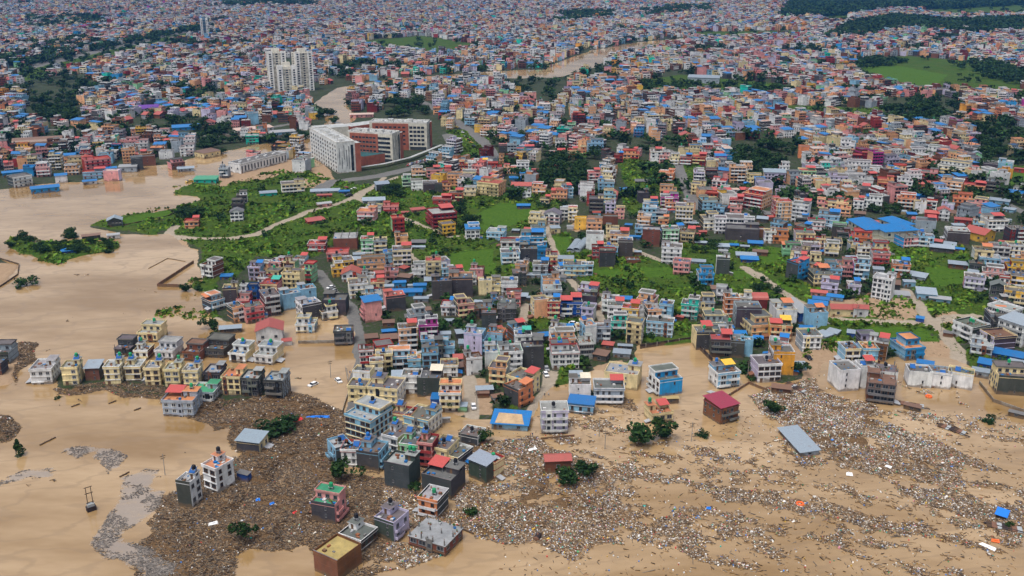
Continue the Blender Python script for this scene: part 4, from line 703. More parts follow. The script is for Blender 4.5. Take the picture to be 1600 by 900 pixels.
# ------------------------------------------------------------------ words for each house
NUM = ['zero', 'one', 'two', 'three', 'four', 'five', 'six', 'seven']
def nst(q): return q['st'] + ('V' in q['fl'] or 'S' in q['fl'])
def colour_phrase(q): return WORD[q['fr']]
def feats(q):
    o = []; fl = q['fl']
    for f in fl:
        if f[0] == 'h' and len(f) == 2 and f[1] in SHWORD: o.append(SHWORD[f[1]] + ' roof shelter')
    if 'gab' in fl: o.append(RWORD[q['rf']] + ' gable roof')
    elif q['rf'] in 'bxm': o.append(RWORD[q['rf']] + ' sheet roof')
    elif q['rf'] in 'tgyrns': o.append(RWORD[q['rf']] + ' terrace')
    if 'q' in fl and q['rf'] not in 'bxm': o.append('green water tank')
    if 'c' in fl: o.append('bare concrete columns')
    if 'S' in fl or 'V' in fl: o.append('set-back top storey')
    if 'u' in fl: o.append('blue water tank')
    if 'z' in fl: o.append('blue solar panel')
    if 'Q' in fl and q['rf'] not in 'bxm': o.append('black water tank')
    if 'p' in fl: o.append('rooftop plants')
    if 'B' in fl: o.append('front balconies')
    if 'n' in fl: o.append('blank wall')
    if not any(f in fl for f in ('s', 's1', 's2', 's3', 's4', 'S', 'V')) and not o: o.append('bare flat roof')
    return o
def base_desc(q, k, side=True):
    s = f"{NUM[nst(q)]}-storey {WORD[q['fr']]} house"
    bits = []
    if side and q['sd'] != q['fr']: bits.append(WORD[q['sd']] + ' side')
    bits += feats(q)[:k]
    if bits: s += ' with ' + (bits[0] if len(bits) == 1 else ', '.join(bits[:-1]) + ' and ' + bits[-1])
    return s
def short(q): return f"{NUM[nst(q)]}-storey {WORD[q['fr']]} house"
def rel(q, p):
    "where q stands as seen from the camera with respect to p"
    du = (q['u'] - p['u']); dv = (q['v'] - p['v']) * 1.6
    if abs(du) > abs(dv): return 'beside'
    return 'behind' if dv < 0 else 'in front of'
LANDM = [("the hospital's red and white wings", 580, 240), ('the blue-roofed school', 1385, 352), ('the tall cream tower blocks', 455, 120), ('the red-roofed flooded hut', 871, 715), ('the floating metal shed', 1248, 686),
         ('the bright paddy terraces', 790, 340), ('the green football lawn', 738, 412), ('the grassy meadow', 430, 340), ('the long white riverside hall', 403, 250), ('the red-roofed compound', 1325, 480), ('the white gable-ended hall', 421, 650), ('the bright rice plot', 1030, 428), ('the yellow red-roofed hall', 1530, 361)]
def nwords(s): return len(re.findall(r"[A-Za-z0-9][A-Za-z0-9'\u2019-]*", s))
USED = set()
def claim(cands):
    for c_ in cands:
        if 4 <= nwords(c_) <= 16 and c_.lower() not in USED:
            USED.add(c_.lower()); return c_
    for c_ in cands:
        for place in ('seen at the edge of its row', 'seen from the drone', 'seen beyond its neighbours', 'amid its neighbours'):
            k = c_ + ' ' + place
            if nwords(k) <= 16 and k.lower() not in USED:
                USED.add(k.lower()); return k
    return cands[0]
def dist(q, p): return math.hypot(q['u'] - p['u'], (q['v'] - p['v']) * 1.6)
count = {}
for q in NEAR: count[short(q)] = count.get(short(q), 0) + 1
full = {}
for q in NEAR: full[base_desc(q, 2)] = full.get(base_desc(q, 2), 0) + 1
def anchors(q, n=7):
    ps = sorted((p for p in NEAR if p is not q), key=lambda p: dist(q, p))[:n]
    return ps
def label_house(q):
    c_ = []
    lm = min(LANDM, key=lambda m: math.hypot(q['u'] - m[1], (q['v'] - m[2]) * 1.6)); ld = math.hypot(q['u'] - lm[1], (q['v'] - lm[2]) * 1.6)
    if ld < 45:
        r = rel(q, dict(u=lm[1], v=lm[2]))
        for k in (2, 1, 0): c_.append(f"{base_desc(q, k)} {r} {lm[0]}")
    ps = sorted(anchors(q), key=lambda p: (count[short(p)] > 6, dist(q, p)))
    for k in (2, 1, 0):
        for p in ps:
            an = feats(p)[:1]
            a_ = f"the {WORD[p['fr']]} one with {an[0]}" if an else f"the {WORD[p['fr']]} one"
            c_.append(f"{base_desc(q, k)} {rel(q, p)} {a_}")
            c_.append(f"{base_desc(q, k, False)} {rel(q, p)} {a_}")
    if full[base_desc(q, 2)] == 1 and nwords(base_desc(q, 2)) <= 16 and len(feats(q)) > 1: c_.insert(0, base_desc(q, 2) if ld >= 45 else c_[0])
    return claim(c_)

# ------------------------------------------------------------------ the 300 houses that show largest, each with its parts
WIN = {}
def window_mesh(fcol, part=0):
    "0 whole window, 1 frame and sill alone, 2 pane alone"
    if (fcol, part) not in WIN:
        q = win_unit(6)
        if part: sel = [i for i, m in enumerate(q.m) if (m == 1) == (part == 2)]; q.f = [q.f[i] for i in sel]; q.c = [q.c[i] for i in sel]; q.m = [q.m[i] for i in sel]
        if part: us = sorted({i for f in q.f for i in f}); mp_ = {a: b for b, a in enumerate(us)}; q.v = [q.v[i] for i in us]; q.f = [tuple(mp_[i] for i in f) for f in q.f]
        v, f, c_, m = q.arr()
        p = pal_of((.5,) * 3, (.5,) * 3, (.5,) * 3, (.5,) * 3, (.5,) * 3, FRAMES[fcol])
        WIN[(fcol, part)] = mk_mesh("pane" if part == 2 else "window", v, f, rgb_of(c_, p), m, MATS)
    return WIN[(fcol, part)]
FRAMES = dict(white=(.55, .55, .54), wood=(.10, .05, .03), grey=(.18, .18, .19))
def house_pal(q, rng):
    j = lambda c_: np.clip(np.array(c_) * rng.uniform(.9, 1.06) + rng.uniform(-.012, .012, 3), .01, .9)
    fr, sd = j(PAL[q['fr']]), j(PAL[q['sd']])
    rf = j(ROOF[q['rf']]) if q['rf'] != 'h' else j(ROOF['r'])
    fl = q['fl']
    if q['fr'] in 'KX': tr = j((.16, .155, .15)); stc = sd
    else:
        tr = j([PAL['W'], PAL['C'], fr * .55, PAL['R'] if q['fr'] in 'PSWC' else PAL['W'], fr, PAL['W']][rng.integers(0, 6)]); stc = fr
    if q['rf'] == 'r' and rng.random() < .35: tr = j(PAL['R'])
    if 'Br' in fl or 'Bl' in fl: tr = sd * .9
    return fr, sd, rf, tr, stc
for q in NEAR:
    rng = np.random.default_rng(int(q['u'] * 31 + q['v'] * 977) & 0xffff)
    fr, sd, rf, tr, stc = house_pal(q, rng)
    frame = ['white', 'wood', 'grey'][rng.integers(0, 3)] if q['fr'] not in 'KX' else 'grey'
    pal = pal_of(fr, sd, rf, tr, stc, FRAMES[frame])
    parts, wins = build_house(q['w'], q['d'], q['st'], q['fl'], q['rf'], rng, 0)
    root = link("house", None, None, (q['x'], q['y'], q['zb']), q['a'])
    tag(root, label_house(q), "house", "flat-roofed houses of the flooded town")
    q['label'] = root["label"]
    deck = None
    for nm in sorted(parts, key=lambda n: 0 if n in ('stair_room', 'upper_storey') else 1):
        for qb in parts[nm]:
            v, f, c_, m = qb.arr()
            o = link(nm, mk_mesh(nm, v, f, rgb_of(c_, pal), m, MATS), deck if deck and nm in ('water_tank', 'solar_water_heater') else root)
            if nm in ('stair_room', 'upper_storey'): deck = o
    wm_ = window_mesh(frame)
    for wn in wins:
        loc, rz = win_xf(wn)
        o = link("window", wm_ if q['zc'] > 520 else window_mesh(frame, 1), deck if deck and loc[2] > q['st'] * FH else root, loc, rz); o.scale = (wn[2], 1, wn[3])
        if q['zc'] <= 520: link("pane", window_mesh(frame, 2), o)

# ------------------------------------------------------------------ sheds, halls and huts
def build_shed(s):
    w_, d_, h = s['w'], s['d'], s['h']; hw, hd = w_ / 2, d_ / 2; ty = s['ty']; P = {}
    wq = QB(); r = QB(); sub = 2.2; e = min(.6, w_ * .05)
    rise = min(w_, d_) * .22
    wq.box(-hw, hw, -hd, hd, -sub, h - .1, 0, top=1)
    if ty == 'f':
        z1 = h + d_ * .07
        r.slab([(-hw - e, -hd - e, h), (hw + e, -hd - e, h), (hw + e, hd + e, z1), (-hw - e, hd + e, z1)], .09, 2, 2)
    elif ty in 'gG':
        if (ty == 'g') == (w_ >= d_):
            r.slab([(-hw - e, -hd - e, h - .1), (hw + e, -hd - e, h - .1), (hw + e, 0, h + rise), (-hw - e, 0, h + rise)], .1, 2, 2)
            r.slab([(-hw - e, 0, h + rise), (hw + e, 0, h + rise), (hw + e, hd + e, h - .1), (-hw - e, hd + e, h - .1)], .1, 2, 2)
            for x in (-hw, hw): wq.quad([(x, -hd, h - .1), (x, 0, h - .1), (x, hd, h - .1), (x, 0, h + rise - .12)], 0)
        else:
            r.slab([(-hw - e, -hd - e, h - .1), (0, -hd - e, h + rise), (0, hd + e, h + rise), (-hw - e, hd + e, h - .1)], .1, 2, 2)
            r.slab([(0, -hd - e, h + rise), (hw + e, -hd - e, h - .1), (hw + e, hd + e, h - .1), (0, hd + e, h + rise)], .1, 2, 2)
            for y in (-hd, hd): wq.quad([(-hw, y, h - .1), (0, y, h - .1), (hw, y, h - .1), (0, y, h + rise - .12)], 0)
    elif ty == 'v':
        n = 8; L = max(w_, d_); R_ = min(w_, d_) / 2
        for i in range(n):
            a0, a1 = math.pi * i / n, math.pi * (i + 1) / n
            p0 = (-R_ * 1.04 * math.cos(a0), h - .1 + R_ * .6 * math.sin(a0)); p1 = (-R_ * 1.04 * math.cos(a1), h - .1 + R_ * .6 * math.sin(a1))
            if w_ >= d_: r.slab([(-hw - e, p0[0], p0[1]), (hw + e, p0[0], p0[1]), (hw + e, p1[0], p1[1]), (-hw - e, p1[0], p1[1])], .07, 2, 2)
            else: r.slab([(p1[0], -hd - e, p1[1]), (p1[0], hd + e, p1[1]), (p0[0], hd + e, p0[1]), (p0[0], -hd - e, p0[1])], .07, 2, 2)
    else:
        r.box(-hw - .1, hw + .1, -hd - .1, hd + .1, h - .1, h + .05, 2, bottom=True)
        for bx in ((-hw, hw, -hd, -hd + .3), (-hw, hw, hd - .3, hd), (-hw, -hw + .3, -hd + .3, hd - .3), (hw - .3, hw, -hd + .3, hd - .3)): r.box(*bx, h + .05, h + 1.0, 0)
        if w_ > 30:
            for k in range(5): r.box(-hw + w_ * (.1 + .18 * k), -hw + w_ * (.1 + .18 * k) + 3, -1, 1, h + .05, h + 1.2, 1)
    P['wall'] = [wq]; P['roof'] = [r]; wins = []
    if w_ > 5 and ty != 'v':
        n = max(1, int(w_ / (3.6 if ty == 'W' else 5)))
        for i in range(n): wins.append((-hw + w_ * (i + .5) / n, h * .55, 1.3, min(1.2, h * .35) if ty != 'W' else 4.0, 'F', -hd))
        n = max(1, int(d_ / 5))
        for i in range(n):
            wins.append((-hd + d_ * (i + .5) / n, h * .55, 1.2, min(1.2, h * .35), 'R', -hw)); wins.append((-hd + d_ * (i + .5) / n, h * .55, 1.2, min(1.2, h * .35), 'L', -hw))
        dq = QB(); dq.box(-hw + .8, -hw + 2.0, -hd - .06, -hd + .02, 0, min(2.1, h - .3), FIXK['wood']); P['door'] = [dq]
    if s.get('u') and abs(s['u'] - 799) < 2 and abs(s["v"] - 653) < 2:       # the sandy tarpaulin on the blue roof by the flooded lane
        t_ = QB(); z = h + d_ * .018
        t_.slab([(-hw * .82, -hd * .95, h + .12), (hw * .8, -hd * .95, h + .12), (hw * .55, hd * .45, h + d_ * .055 + .1), (-hw * .75, hd * .5, h + d_ * .058 + .1)], .05, 3); P['tarpaulin'] = [t_]
    return P, wins
scount = {}
def shed_kind(s): return 'hall' if s['w'] > 22 or s['h'] >= 5 else 'shed'
for s in sorted(SH, key=lambda q: q['zc']):
    rng = np.random.default_rng(int(s['u'] * 13 + s['v'] * 577) & 0xffff)
    wc = np.clip(PAL[s['wc']] * rng.uniform(.7, .95), .02, .8); rc = np.clip(np.array(ROOF[s['rf']]) * rng.uniform(.85, 1.15), .01, .8)
    pal = pal_of(wc, wc * .8, rc, (.46, .33, .2), wc, FRAMES['grey'])
    P, wins = build_shed(s); kind = shed_kind(s)
    root = link(kind, None, None, (s['x'], s['y'], 0), s['a'])
    for nm, qs in P.items():
        for qb in qs:
            v, f, c_, m = qb.arr(); link(nm, mk_mesh(nm, v, f, rgb_of(c_, pal), m, MATS), root)
    for wn in wins:
        loc, rz = win_xf(wn); o = link("window", window_mesh('grey'), root, loc, rz); o.scale = (wn[2], 1, wn[3])
    size = 'long' if s['w'] > 2.2 * s['d'] or s['d'] > 2.2 * s['w'] else ('small' if s['w'] < 9 else 'low')
    rtype = dict(f='sheet-roofed', g='gable-roofed', G='gable-roofed', v='barrel-roofed', W='flat-roofed')[s['ty']]
    base = f"{size} {RWORD[s['rf']].split()[-1]} {rtype} {WORD[s['wc']].split()[-1]} {kind}"
    c_ = []
    lm = min(LANDM, key=lambda m: math.hypot(s['u'] - m[1], (s['v'] - m[2]) * 1.6))
    if 12 < math.hypot(s['u'] - lm[1], (s['v'] - lm[2]) * 1.6) < 60: c_.append(f"{base} {rel(s, dict(u=lm[1], v=lm[2]))} {lm[0]}")
    for p in sorted(NEAR, key=lambda p: dist(s, p))[:6]:
        an = feats(p)[:1]
        c_.append(f"{base} {rel(s, p)} " + (f"the {WORD[p['fr']]} house with {an[0]}" if an else f"the {short(p)}"))
    if s['rf'] == 'b' and s['wc'] == 'B' and s['ty'] == 'f' and s['w'] > 20: c_.insert(0, "blue roofed shed with a torn sandy tarpaulin beside the flooded lane")
    tag(root, claim(c_), kind, "sheet-metal sheds and halls")

# ------------------------------------------------------------------ the rest of the city
def proto(st, flags, rf, w_, d_, level, seed):
    rng = np.random.default_rng(seed)
    parts, wins = build_house(w_, d_, st, flags, rf, rng, level)
    V, FC, C, Mt = [], [], [], []; n = 0
    for qs in parts.values():
        for qb in qs:
            v, f, c_, m = qb.arr(); V.append(v); FC.append(f + n); C.append(c_); Mt.append(m); n += len(v)
    for wn in wins:
        q = QB(); loc, rz = win_xf(wn); ca_, sa_ = math.cos(rz), math.sin(rz); a = wn[2] / 2; b_ = wn[3] / 2
        def tr(px, py, pz): return (loc[0] + ca_ * px - sa_ * py, loc[1] + sa_ * px + ca_ * py, loc[2] + pz)
        q.quad([tr(-a, -.05, -b_), tr(a, -.05, -b_), tr(a, -.05, b_), tr(-a, -.05, b_)], 5, 1)
        q.quad([tr(-a - .1, -.12, -b_ - .12), tr(a + .1, -.12, -b_ - .12), tr(a + .1, -.05, -b_), tr(-a - .1, -.05, -b_)], 6)
        v, f, c_, m = q.arr(); V.append(v); FC.append(f + n); C.append(c_); Mt.append(m); n += len(v)
    return np.concatenate(V), np.concatenate(FC), np.concatenate(C).astype(int), np.concatenate(Mt)
class Heap:
    "gathers copies of prototypes into one big mesh"
    def __init__(s): s.V = []; s.F = []; s.C = []; s.M = []; s.n = 0
    def add(s, pr, X, Y, Z, A, SX, SY, pals):
        v, f, c_, m = pr; k = len(X)
        ca_, sa_ = np.cos(A)[:, None], np.sin(A)[:, None]
        vx = v[None, :, 0] * SX[:, None]; vy = v[None, :, 1] * SY[:, None]
        P = np.stack([X[:, None] + vx * ca_ - vy * sa_, Y[:, None] + vx * sa_ + vy * ca_, Z[:, None] + np.broadcast_to(v[None, :, 2], vx.shape)], -1)
        s.V.append(P.reshape(-1, 3).astype(np.float32)); s.F.append((f[None] + (np.arange(k) * len(v))[:, None, None] + s.n).reshape(-1, 4).astype(np.int32))
        tab = np.concatenate([pals, np.broadcast_to(FIXC[None], (k,) + FIXC.shape)], 1)
        s.C.append(tab[:, c_].reshape(-1, 3).astype(np.float32)); s.M.append(np.tile(m, k)); s.n += k * len(v)
    def raw(s, v, f, c_, m): s.V.append(v.astype(np.float32)); s.F.append(f.astype(np.int32) + s.n); s.C.append(c_.astype(np.float32)); s.M.append(m); s.n += len(v)
    def mesh(s, name, mats): return mk_mesh(name, np.concatenate(s.V), np.concatenate(s.F), np.concatenate(s.C), np.concatenate(s.M), mats)
HEAP = Heap()
for q in FARL:
    rng = np.random.default_rng(int(q['u'] * 31 + q['v'] * 977) & 0xffff)
    pr = proto(q['st'], q['fl'], q['rf'], q['w'], q['d'], 1, int(q['u'] * 7 + q['v']))
    fr, sd, rf, tr, stc = house_pal(q, rng)
    HEAP.add(pr, *[np.array([z]) for z in (q['x'], q['y'], 0.0, q['a'], 1.0, 1.0)], pal_of(fr, sd, rf, tr, stc, FRAMES['white'])[None])
KINDS_ = [(3, ['s1', 'B', 'Q']), (3, ['V', 'B', 'p']), (3, ['s', 'n', 'q']), (3, ['V', 'm', 'B']), (2, ['s2', 'hr']), (3, ['V', 'B']), (5, ['s1', 'B', 'Br']), (3, ['p', 'Q', 'm']), (4, ['n', 's2']), (2, ['gab']), (3, ['S', 'B']), (3, ['c', 'n']), (3, ['V', 'l', 'B']), (3, [])]
RF_ = ['k', 'k', 'e', 'k', 'k', 'e', 'k', 'e', 'k', 'h', 'k', 'e', 'k', 'b']
PROTO = {lv: [proto(st, fl, rf, 11.0, 9.5, lv, 50 + i) for i, ((st, fl), rf) in enumerate(zip(KINDS_, RF_))] for lv in (1, 2)}
R2 = np.random.default_rng(99)
sp = 15.0
gx = np.arange(-2300, 2300, sp); gy = np.arange(560, 3900, sp)
X, Y = np.meshgrid(gx, gy)
wa = (fbm(X / 420, Y / 420, 77) - .5) * 2.4
X = (X + R2.uniform(-4.5, 4.5, X.shape) + (fbm(X / 160, Y / 160, 41) - .5) * 60).ravel(); Y = (Y + R2.uniform(-4.5, 4.5, Y.shape) + (fbm(X / 160, Y.ravel() / 160, 45).reshape(Y.shape) - .5) * 60).ravel()
wa = (fbm(X / 420, Y / 420, 77) - .5) * 3.0
u, v, zc = proj(X, Y)
ok = (u > -70) & (u < 1670) & (v > -22)
fl_ = fields(X, Y)
fa_, fb_ = fields(X, Y - 11), fields(X, Y + 9)
for k_ in (22,): fb_['land'] = np.where(Y > 900, np.minimum(fb_['land'], fields(X, Y + k_)['land']), fb_['land'])
blocked = (fl_['land'] < .5) | (fa_['land'] < .5) | (fb_['land'] < .5) | (fl_['green'] > 0) | (fl_['paddy'] > 0) | (fl_['road'] > .2) | (fl_['debris'] > 0)
for P in NOFILL: blocked |= pip(u, v, P)
ok &= ~blocked
lim = np.where(u < 480, 278, np.where(u < 640, 240, np.where(u < 1300, 318, 345)))
ok &= (v < lim)
woods = fbm(X / 130, Y / 130, 61, 2)
ok &= (woods < .74) & (R2.random(X.shape) < .93)
for q in HS + SH:
    ok &= np.hypot(X - q['x'], Y - q['y']) > (5.5 + .5 * max(q['w'], min(q['d'], 30)))
X, Y, u, v, zc, wa = X[ok], Y[ok], u[ok], v[ok], zc[ok], wa[ok]
FILLX, FILLY = X, Y
n = len(X)
kind = R2.integers(0, len(KINDS_), n)
A = np.array([face_cam(a, b_) for a, b_ in zip(X, Y)]) * .6 + wa + R2.normal(0, .08, n) + (R2.random(n) < .25) * (math.pi / 2)
SX = R2.uniform(.62, 1.15, n); SY = R2.uniform(.7, 1.25, n)
keys = 'WCYOPRMBATGVLSKEXH'
zone = fbm(X / 260, Y / 260, 88, 2)
base_w = dict(W=24, C=13, Y=2.5, O=4, P=12, R=4, M=2, B=8, A=2, T=1.5, G=3, V=.7, L=7, S=11, K=9, E=11, X=8, H=1.5)
wts = np.array([base_w[k] for k in keys], float); wts /= wts.sum()
ci = R2.choice(len(keys), n, p=wts); ci2 = np.where(R2.random(n) < .5, ci, R2.choice([keys.index(k) for k in 'KKEXWCXSS'], n))
# neighbourhoods: pink terraces right of centre, pale blocks beyond the river
pz = (u > 1130) & (u < 1260) & (v > 85) & (v < 128); ci = np.where(pz & (R2.random(n) < .6), keys.index('P'), ci)
pt = np.array([PAL[k] for k in keys])
fr = np.clip(pt[ci] * R2.uniform(.82, 1.08, (n, 1)), .02, .85); sd = np.clip(pt[ci2] * R2.uniform(.8, 1.05, (n, 1)), .02, .85)
rfk = np.array([ROOF[k] for k in 'kkekkeskkkkeeetkbrek'])
rf = rfk[R2.integers(0, len(rfk), n)] * R2.uniform(.8, 1.25, (n, 1))
roof_fix = np.array([RF_[k] for k in kind])
rf[roof_fix == 'b'] = ROOF['b']; rf[roof_fix == 'h'] = ROOF['r']
trc = np.where(R2.random((n, 1)) < .5, PAL['W'][None], np.where(R2.random((n, 1)) < .5, fr * .6, PAL['R'][None] * .35 + fr * .5))
pals = np.stack([fr, sd, rf, trc, fr, np.tile((.02, .025, .03), (n, 1)), np.tile((.4, .4, .4), (n, 1))], 1)
for lv in (1, 2):
    for k in range(len(KINDS_)):
        m = (kind == k) & ((zc < 1250) if lv == 1 else (zc >= 1250))
        if m.any(): HEAP.add(PROTO[lv][k], X[m], Y[m], np.zeros(m.sum()), A[m], SX[m], SY[m], pals[m])
print("far houses", n, "faces", sum(len(f) for f in HEAP.F))
tag(link("far_houses", HEAP.mesh("far_houses", MATS)), "dense mass of colourful flat-roofed houses spreading across the far valley", "houses", None, "stuff")
# ------------------------------------------------------------------ landmarks
def block_frame(p0, p1, p2, z):
    "a rectangle from three roof corners in the photograph: p1 is the shared corner"
    a = np.array(at(*p1, z)[:2]); b_ = np.array(at(*p0, z)[:2]); c_ = np.array(at(*p2, z)[:2])
    u_ = b_ - a; L = np.linalg.norm(u_); u_ /= L; n_ = np.array([-u_[1], u_[0]]); Wd = float(np.dot(c_ - a, n_))
    return a, u_, L, n_ * np.sign(Wd), abs(Wd)
def wbox(q, a, u_, n_, l0, l1, w0, w1, z0, z1, c_, m=0, top=None):
    P = [a + u_ * l + n_ * w_ for l, w_ in ((l0, w0), (l1, w0), (l1, w1), (l0, w1))]
    if np.cross(u_, n_) < 0: P = P[::-1]
    n = len(q.v); q.v += [(*p, z0) for p in P] + [(*p, z1) for p in P]
    for fc in ((0, 1, 5, 4), (1, 2, 6, 5), (2, 3, 7, 6), (3, 0, 4, 7)): q.f.append(tuple(n + i for i in fc)); q.c.append(c_); q.m.append(m)
    q.f.append((n + 4, n + 5, n + 6, n + 7)); q.c.append(c_ if top is None else top); q.m.append(m)
hosp = tag(link("hospital", None), "huge cream and brick-red hospital of fanned wings beside the muddy river", "hospital")
HC = dict(wall=(.62, .60, .52), white=(.68, .70, .70), red=(.36, .115, .075), roof=(.40, .42, .43), slab=(.62, .62, .6), glass=(.02, .03, .04), teal=(.03, .10, .11), dark=(.04, .05, .055))
HK = {k: i for i, k in enumerate(HC)}; HT = np.array(list(HC.values()))
def put(nm, q, parent, tab=HT, mats=None):
    v, f, c_, m = q.arr(); return link(nm, mk_mesh(nm, v, f, tab[np.asarray(c_, int)], m, mats or MATS), parent)
ZR = 26.0
WINGS = [((483.5, 201.3), (525.5, 224.5), (554, 225.5), 'white'), ((543, 206), (612.5, 210.5), (635, 207), 'wall'), ((577, 191.5), (666.5, 193.2), (678.5, 189.4), 'wall')]
wing_n = 0; hwin = []
for p0, p1, p2, fc in WINGS:
    a, u_, L, n_, Wd = block_frame(p0, p1, p2, ZR); Wd = max(Wd, 16)
    q = QB(); wbox(q, a, u_, n_, 0, L, 0, Wd, -2, ZR, HK[fc], top=HK['roof'])
    put('wall', q, hosp)
    q = QB(); 
    for r in ((0, L, 0, .5), (0, L, Wd - .5, Wd), (0, .5, .5, Wd - .5), (L - .5, L, .5, Wd - .5)): wbox(q, a, u_, n_, *r, ZR, ZR + 1.2, HK['slab'])
    put('parapet', q, hosp)
    q = QB()
    for k in range(5): wbox(q, a, u_, n_, L * (.1 + .17 * k), L * (.1 + .17 * k) + 5, Wd * .3, Wd * .6, ZR, ZR + 1.8 + (k % 2), HK['slab'], top=HK['roof'])
    put('roof_plant', q, hosp)
    # long side windows in storeys, the end face with tall dark slits, a red brick corner
    side = -.12
    if fc == 'white':
        for k in range(7):
            for i in range(11): hwin.append((a + u_ * (L * (i + .6) / 11.3) - n_ * .02, math.atan2(u_[1], u_[0]) + (math.pi if np.cross(u_, -n_) > 0 else 0), 2 + k * 3.5, 2.6, 1.7))
    else:
        q = QB(); wbox(q, a, u_, n_, L * .32, L * .95, -.5, 0, -2, ZR - .4, HK['red']); put('brick_front', q, hosp)
        q = QB(); wbox(q, a, u_, n_, .8, L * .3, -.25, 0, 0, 4, HK['dark']); put('ground_floor_glazing', q, hosp)
        for k in range(5):
            for i in range(4): hwin.append((a + u_ * (2.5 + L * .27 * (i + .4) / 4) - n_ * .02, math.atan2(u_[1], u_[0]) + (math.pi if np.cross(u_, -n_) > 0 else 0), 6.5 + k * 3.9, 3.0, 2.2))
            for i in range(7): hwin.append((a + u_ * (L * (.36 + .55 * (i + .5) / 7)) - n_ * .52, math.atan2(u_[1], u_[0]) + (math.pi if np.cross(u_, -n_) > 0 else 0), 6.5 + k * 3.9, 2.6, 1.6))
    q = QB()
    for i, (z0, z1) in enumerate(((8, 22), (4, 14), (12, 24), (6, 20), (3, 23))):
        w0 = Wd * (.12 + .13 * i); wbox(q, a, u_, n_, -.1, 0, w0, w0 + .45, z0, z1, HK['dark'])
    put('slit_window', q, hosp)
    q = QB(); wbox(q, a, u_, n_, -.9, 9, Wd - .02, Wd + 4.5, -2, ZR - .8, HK['red'], top=HK['roof']); put('brick_corner', q, hosp)
    q = QB(); wbox(q, a, u_, n_, -.25, 0, Wd * .76, Wd * .9, 2, ZR - 2, HK['teal'], 1); put('stair_glazing', q, hosp)
gq = QB(); gq.box(-.5, .5, -.06, .3, -.5, .5, 5, 1); gq.box(-.55, .55, -.12, .3, -.58, -.5, 6)
v_, f_, c_, m_ = gq.arr(); hw_mesh = mk_mesh("window", v_, f_, rgb_of(c_, pal_of(*[(.5,) * 3] * 5, (.5, .5, .47))), m_, MATS)
hwin.sort(key=lambda t_: t_[0][1])
for p, rz, z, ww, hh in hwin[:100]:
    o = link("window", hw_mesh, hosp, (p[0], p[1], z), rz); o.scale = (ww, 1, hh)
q = QB()
for p, rz, z, ww, hh in hwin[100:]:
    c0, s0 = math.cos(rz), math.sin(rz)
    q.quad([(p[0] + c0 * x + s0 * .06, p[1] + s0 * x - c0 * .06, z + zz) for x, zz in ((-ww / 2, -hh / 2), (ww / 2, -hh / 2), (ww / 2, hh / 2), (-ww / 2, hh / 2))], HK['glass'], 1)
o = put('windows', q, hosp); o["kind"] = "stuff"
# spine, link block and the covered walk in front
def strip(nm, pts, wd, z0, z1, c_, top=None):
    q = QB(); W = [np.array(at(*p, z1)[:2]) for p in pts]
    for a_, b_ in zip(W[:-1], W[1:]):
        u_ = b_ - a_; L = np.linalg.norm(u_); u_ /= L; wbox(q, a_, u_, np.array([-u_[1], u_[0]]), 0, L, -wd / 2, wd / 2, z0, z1, HK[c_], top=HK[top] if top else None)
    return put(nm, q, hosp)
strip('spine_block', [(490, 199), (540, 195)], 18, -2, ZR - 1.3, 'wall', 'roof'); strip('spine_roof', [(541, 196), (586, 190)], 16, -2, ZR - 1.6, 'red', 'roof')
strip('link_block', [(556, 241.5), (592, 236)], 24, -2, 9, 'red', 'teal')
strip('covered_walk', [(556, 262), (600, 255.5), (640, 246), (668, 235), (690, 226)], 3.2, 3.3, 3.6, 'roof')
# tower blocks
def tower(u, vb, w_, d_, h, yaw, label, col=None):
    x, y, zc = at(u, vb, 0); a = face_cam(x, y) + math.radians(yaw)
    root = tag(link("apartment_tower", None, None, (x, y, 0), a), label, "apartment tower", "cream tower blocks by the river bend")
    T = np.array([col or (.74, .72, .64), (.82, .83, .82), (.03, .04, .055), (.4, .38, .33)])
    q = QB(); hw, hd = w_ / 2, d_ / 2
    q.box(-hw, hw, -hd, hd, -2, h, 0, top=3); put('wall', q, root, T)
    for s in (-1, 1):
        q = QB(); q.box(s * hw * .72 - w_ * .14, s * hw * .72 + w_ * .14, -hd - 1.6, -hd, -2, h + 2.5, 1); put('bay', q, root, T)
    q = QB(); q.box(-hw * .4, hw * .4, -hd * .3, hd * .7, h, h + 5, 0, top=3); put('roof_room', q, root, T)
    n = int(h / 3.1)
    for s in (-1, 1):
        for k in range(n):
            o = link('window', hw_mesh, root, (s * hw * .72, -hd - 1.62, 2 + k * 3.1), 0); o.scale = (w_ * .11, 1, 1.7)
    for s in (-1, 1):
        q = QB()
        for k in range(n): q.box(s * hw * .28 - 1.4, s * hw * .28 + 1.4, -hd - .9, -hd, 2.2 + k * 3.1, 3.2 + k * 3.1, 3 if k % 2 else 0, bottom=True)
        put('balcony', q, root, T)
    for k in range(n):
        o = link('window', hw_mesh, root, (0, -hd - .02, 2 + k * 3.1), 0); o.scale = (w_ * .12, 1, 1.7)
        for s in (-1, 1):
            o = link('window', hw_mesh, root, (s * (hw + .02), 0, 2 + k * 3.1), s * math.pi / 2); o.scale = (d_ * .2, 1, 1.6)
tower(450, 144, 25, 20, 34, 4, "shortest cream tower block standing in front of its two taller neighbours")
tower(435, 141, 24, 20, 50, 6, "tall cream tower block with white bays beside the shorter front tower")
tower(475, 141, 23, 20, 50, 14, "tall cream tower block at the river-bend end of the tower row")
tower(321, 62, 15, 14, 42, 5, "slim blue-grey high-rise standing by the tree-lined highway", (.10, .20, .30))
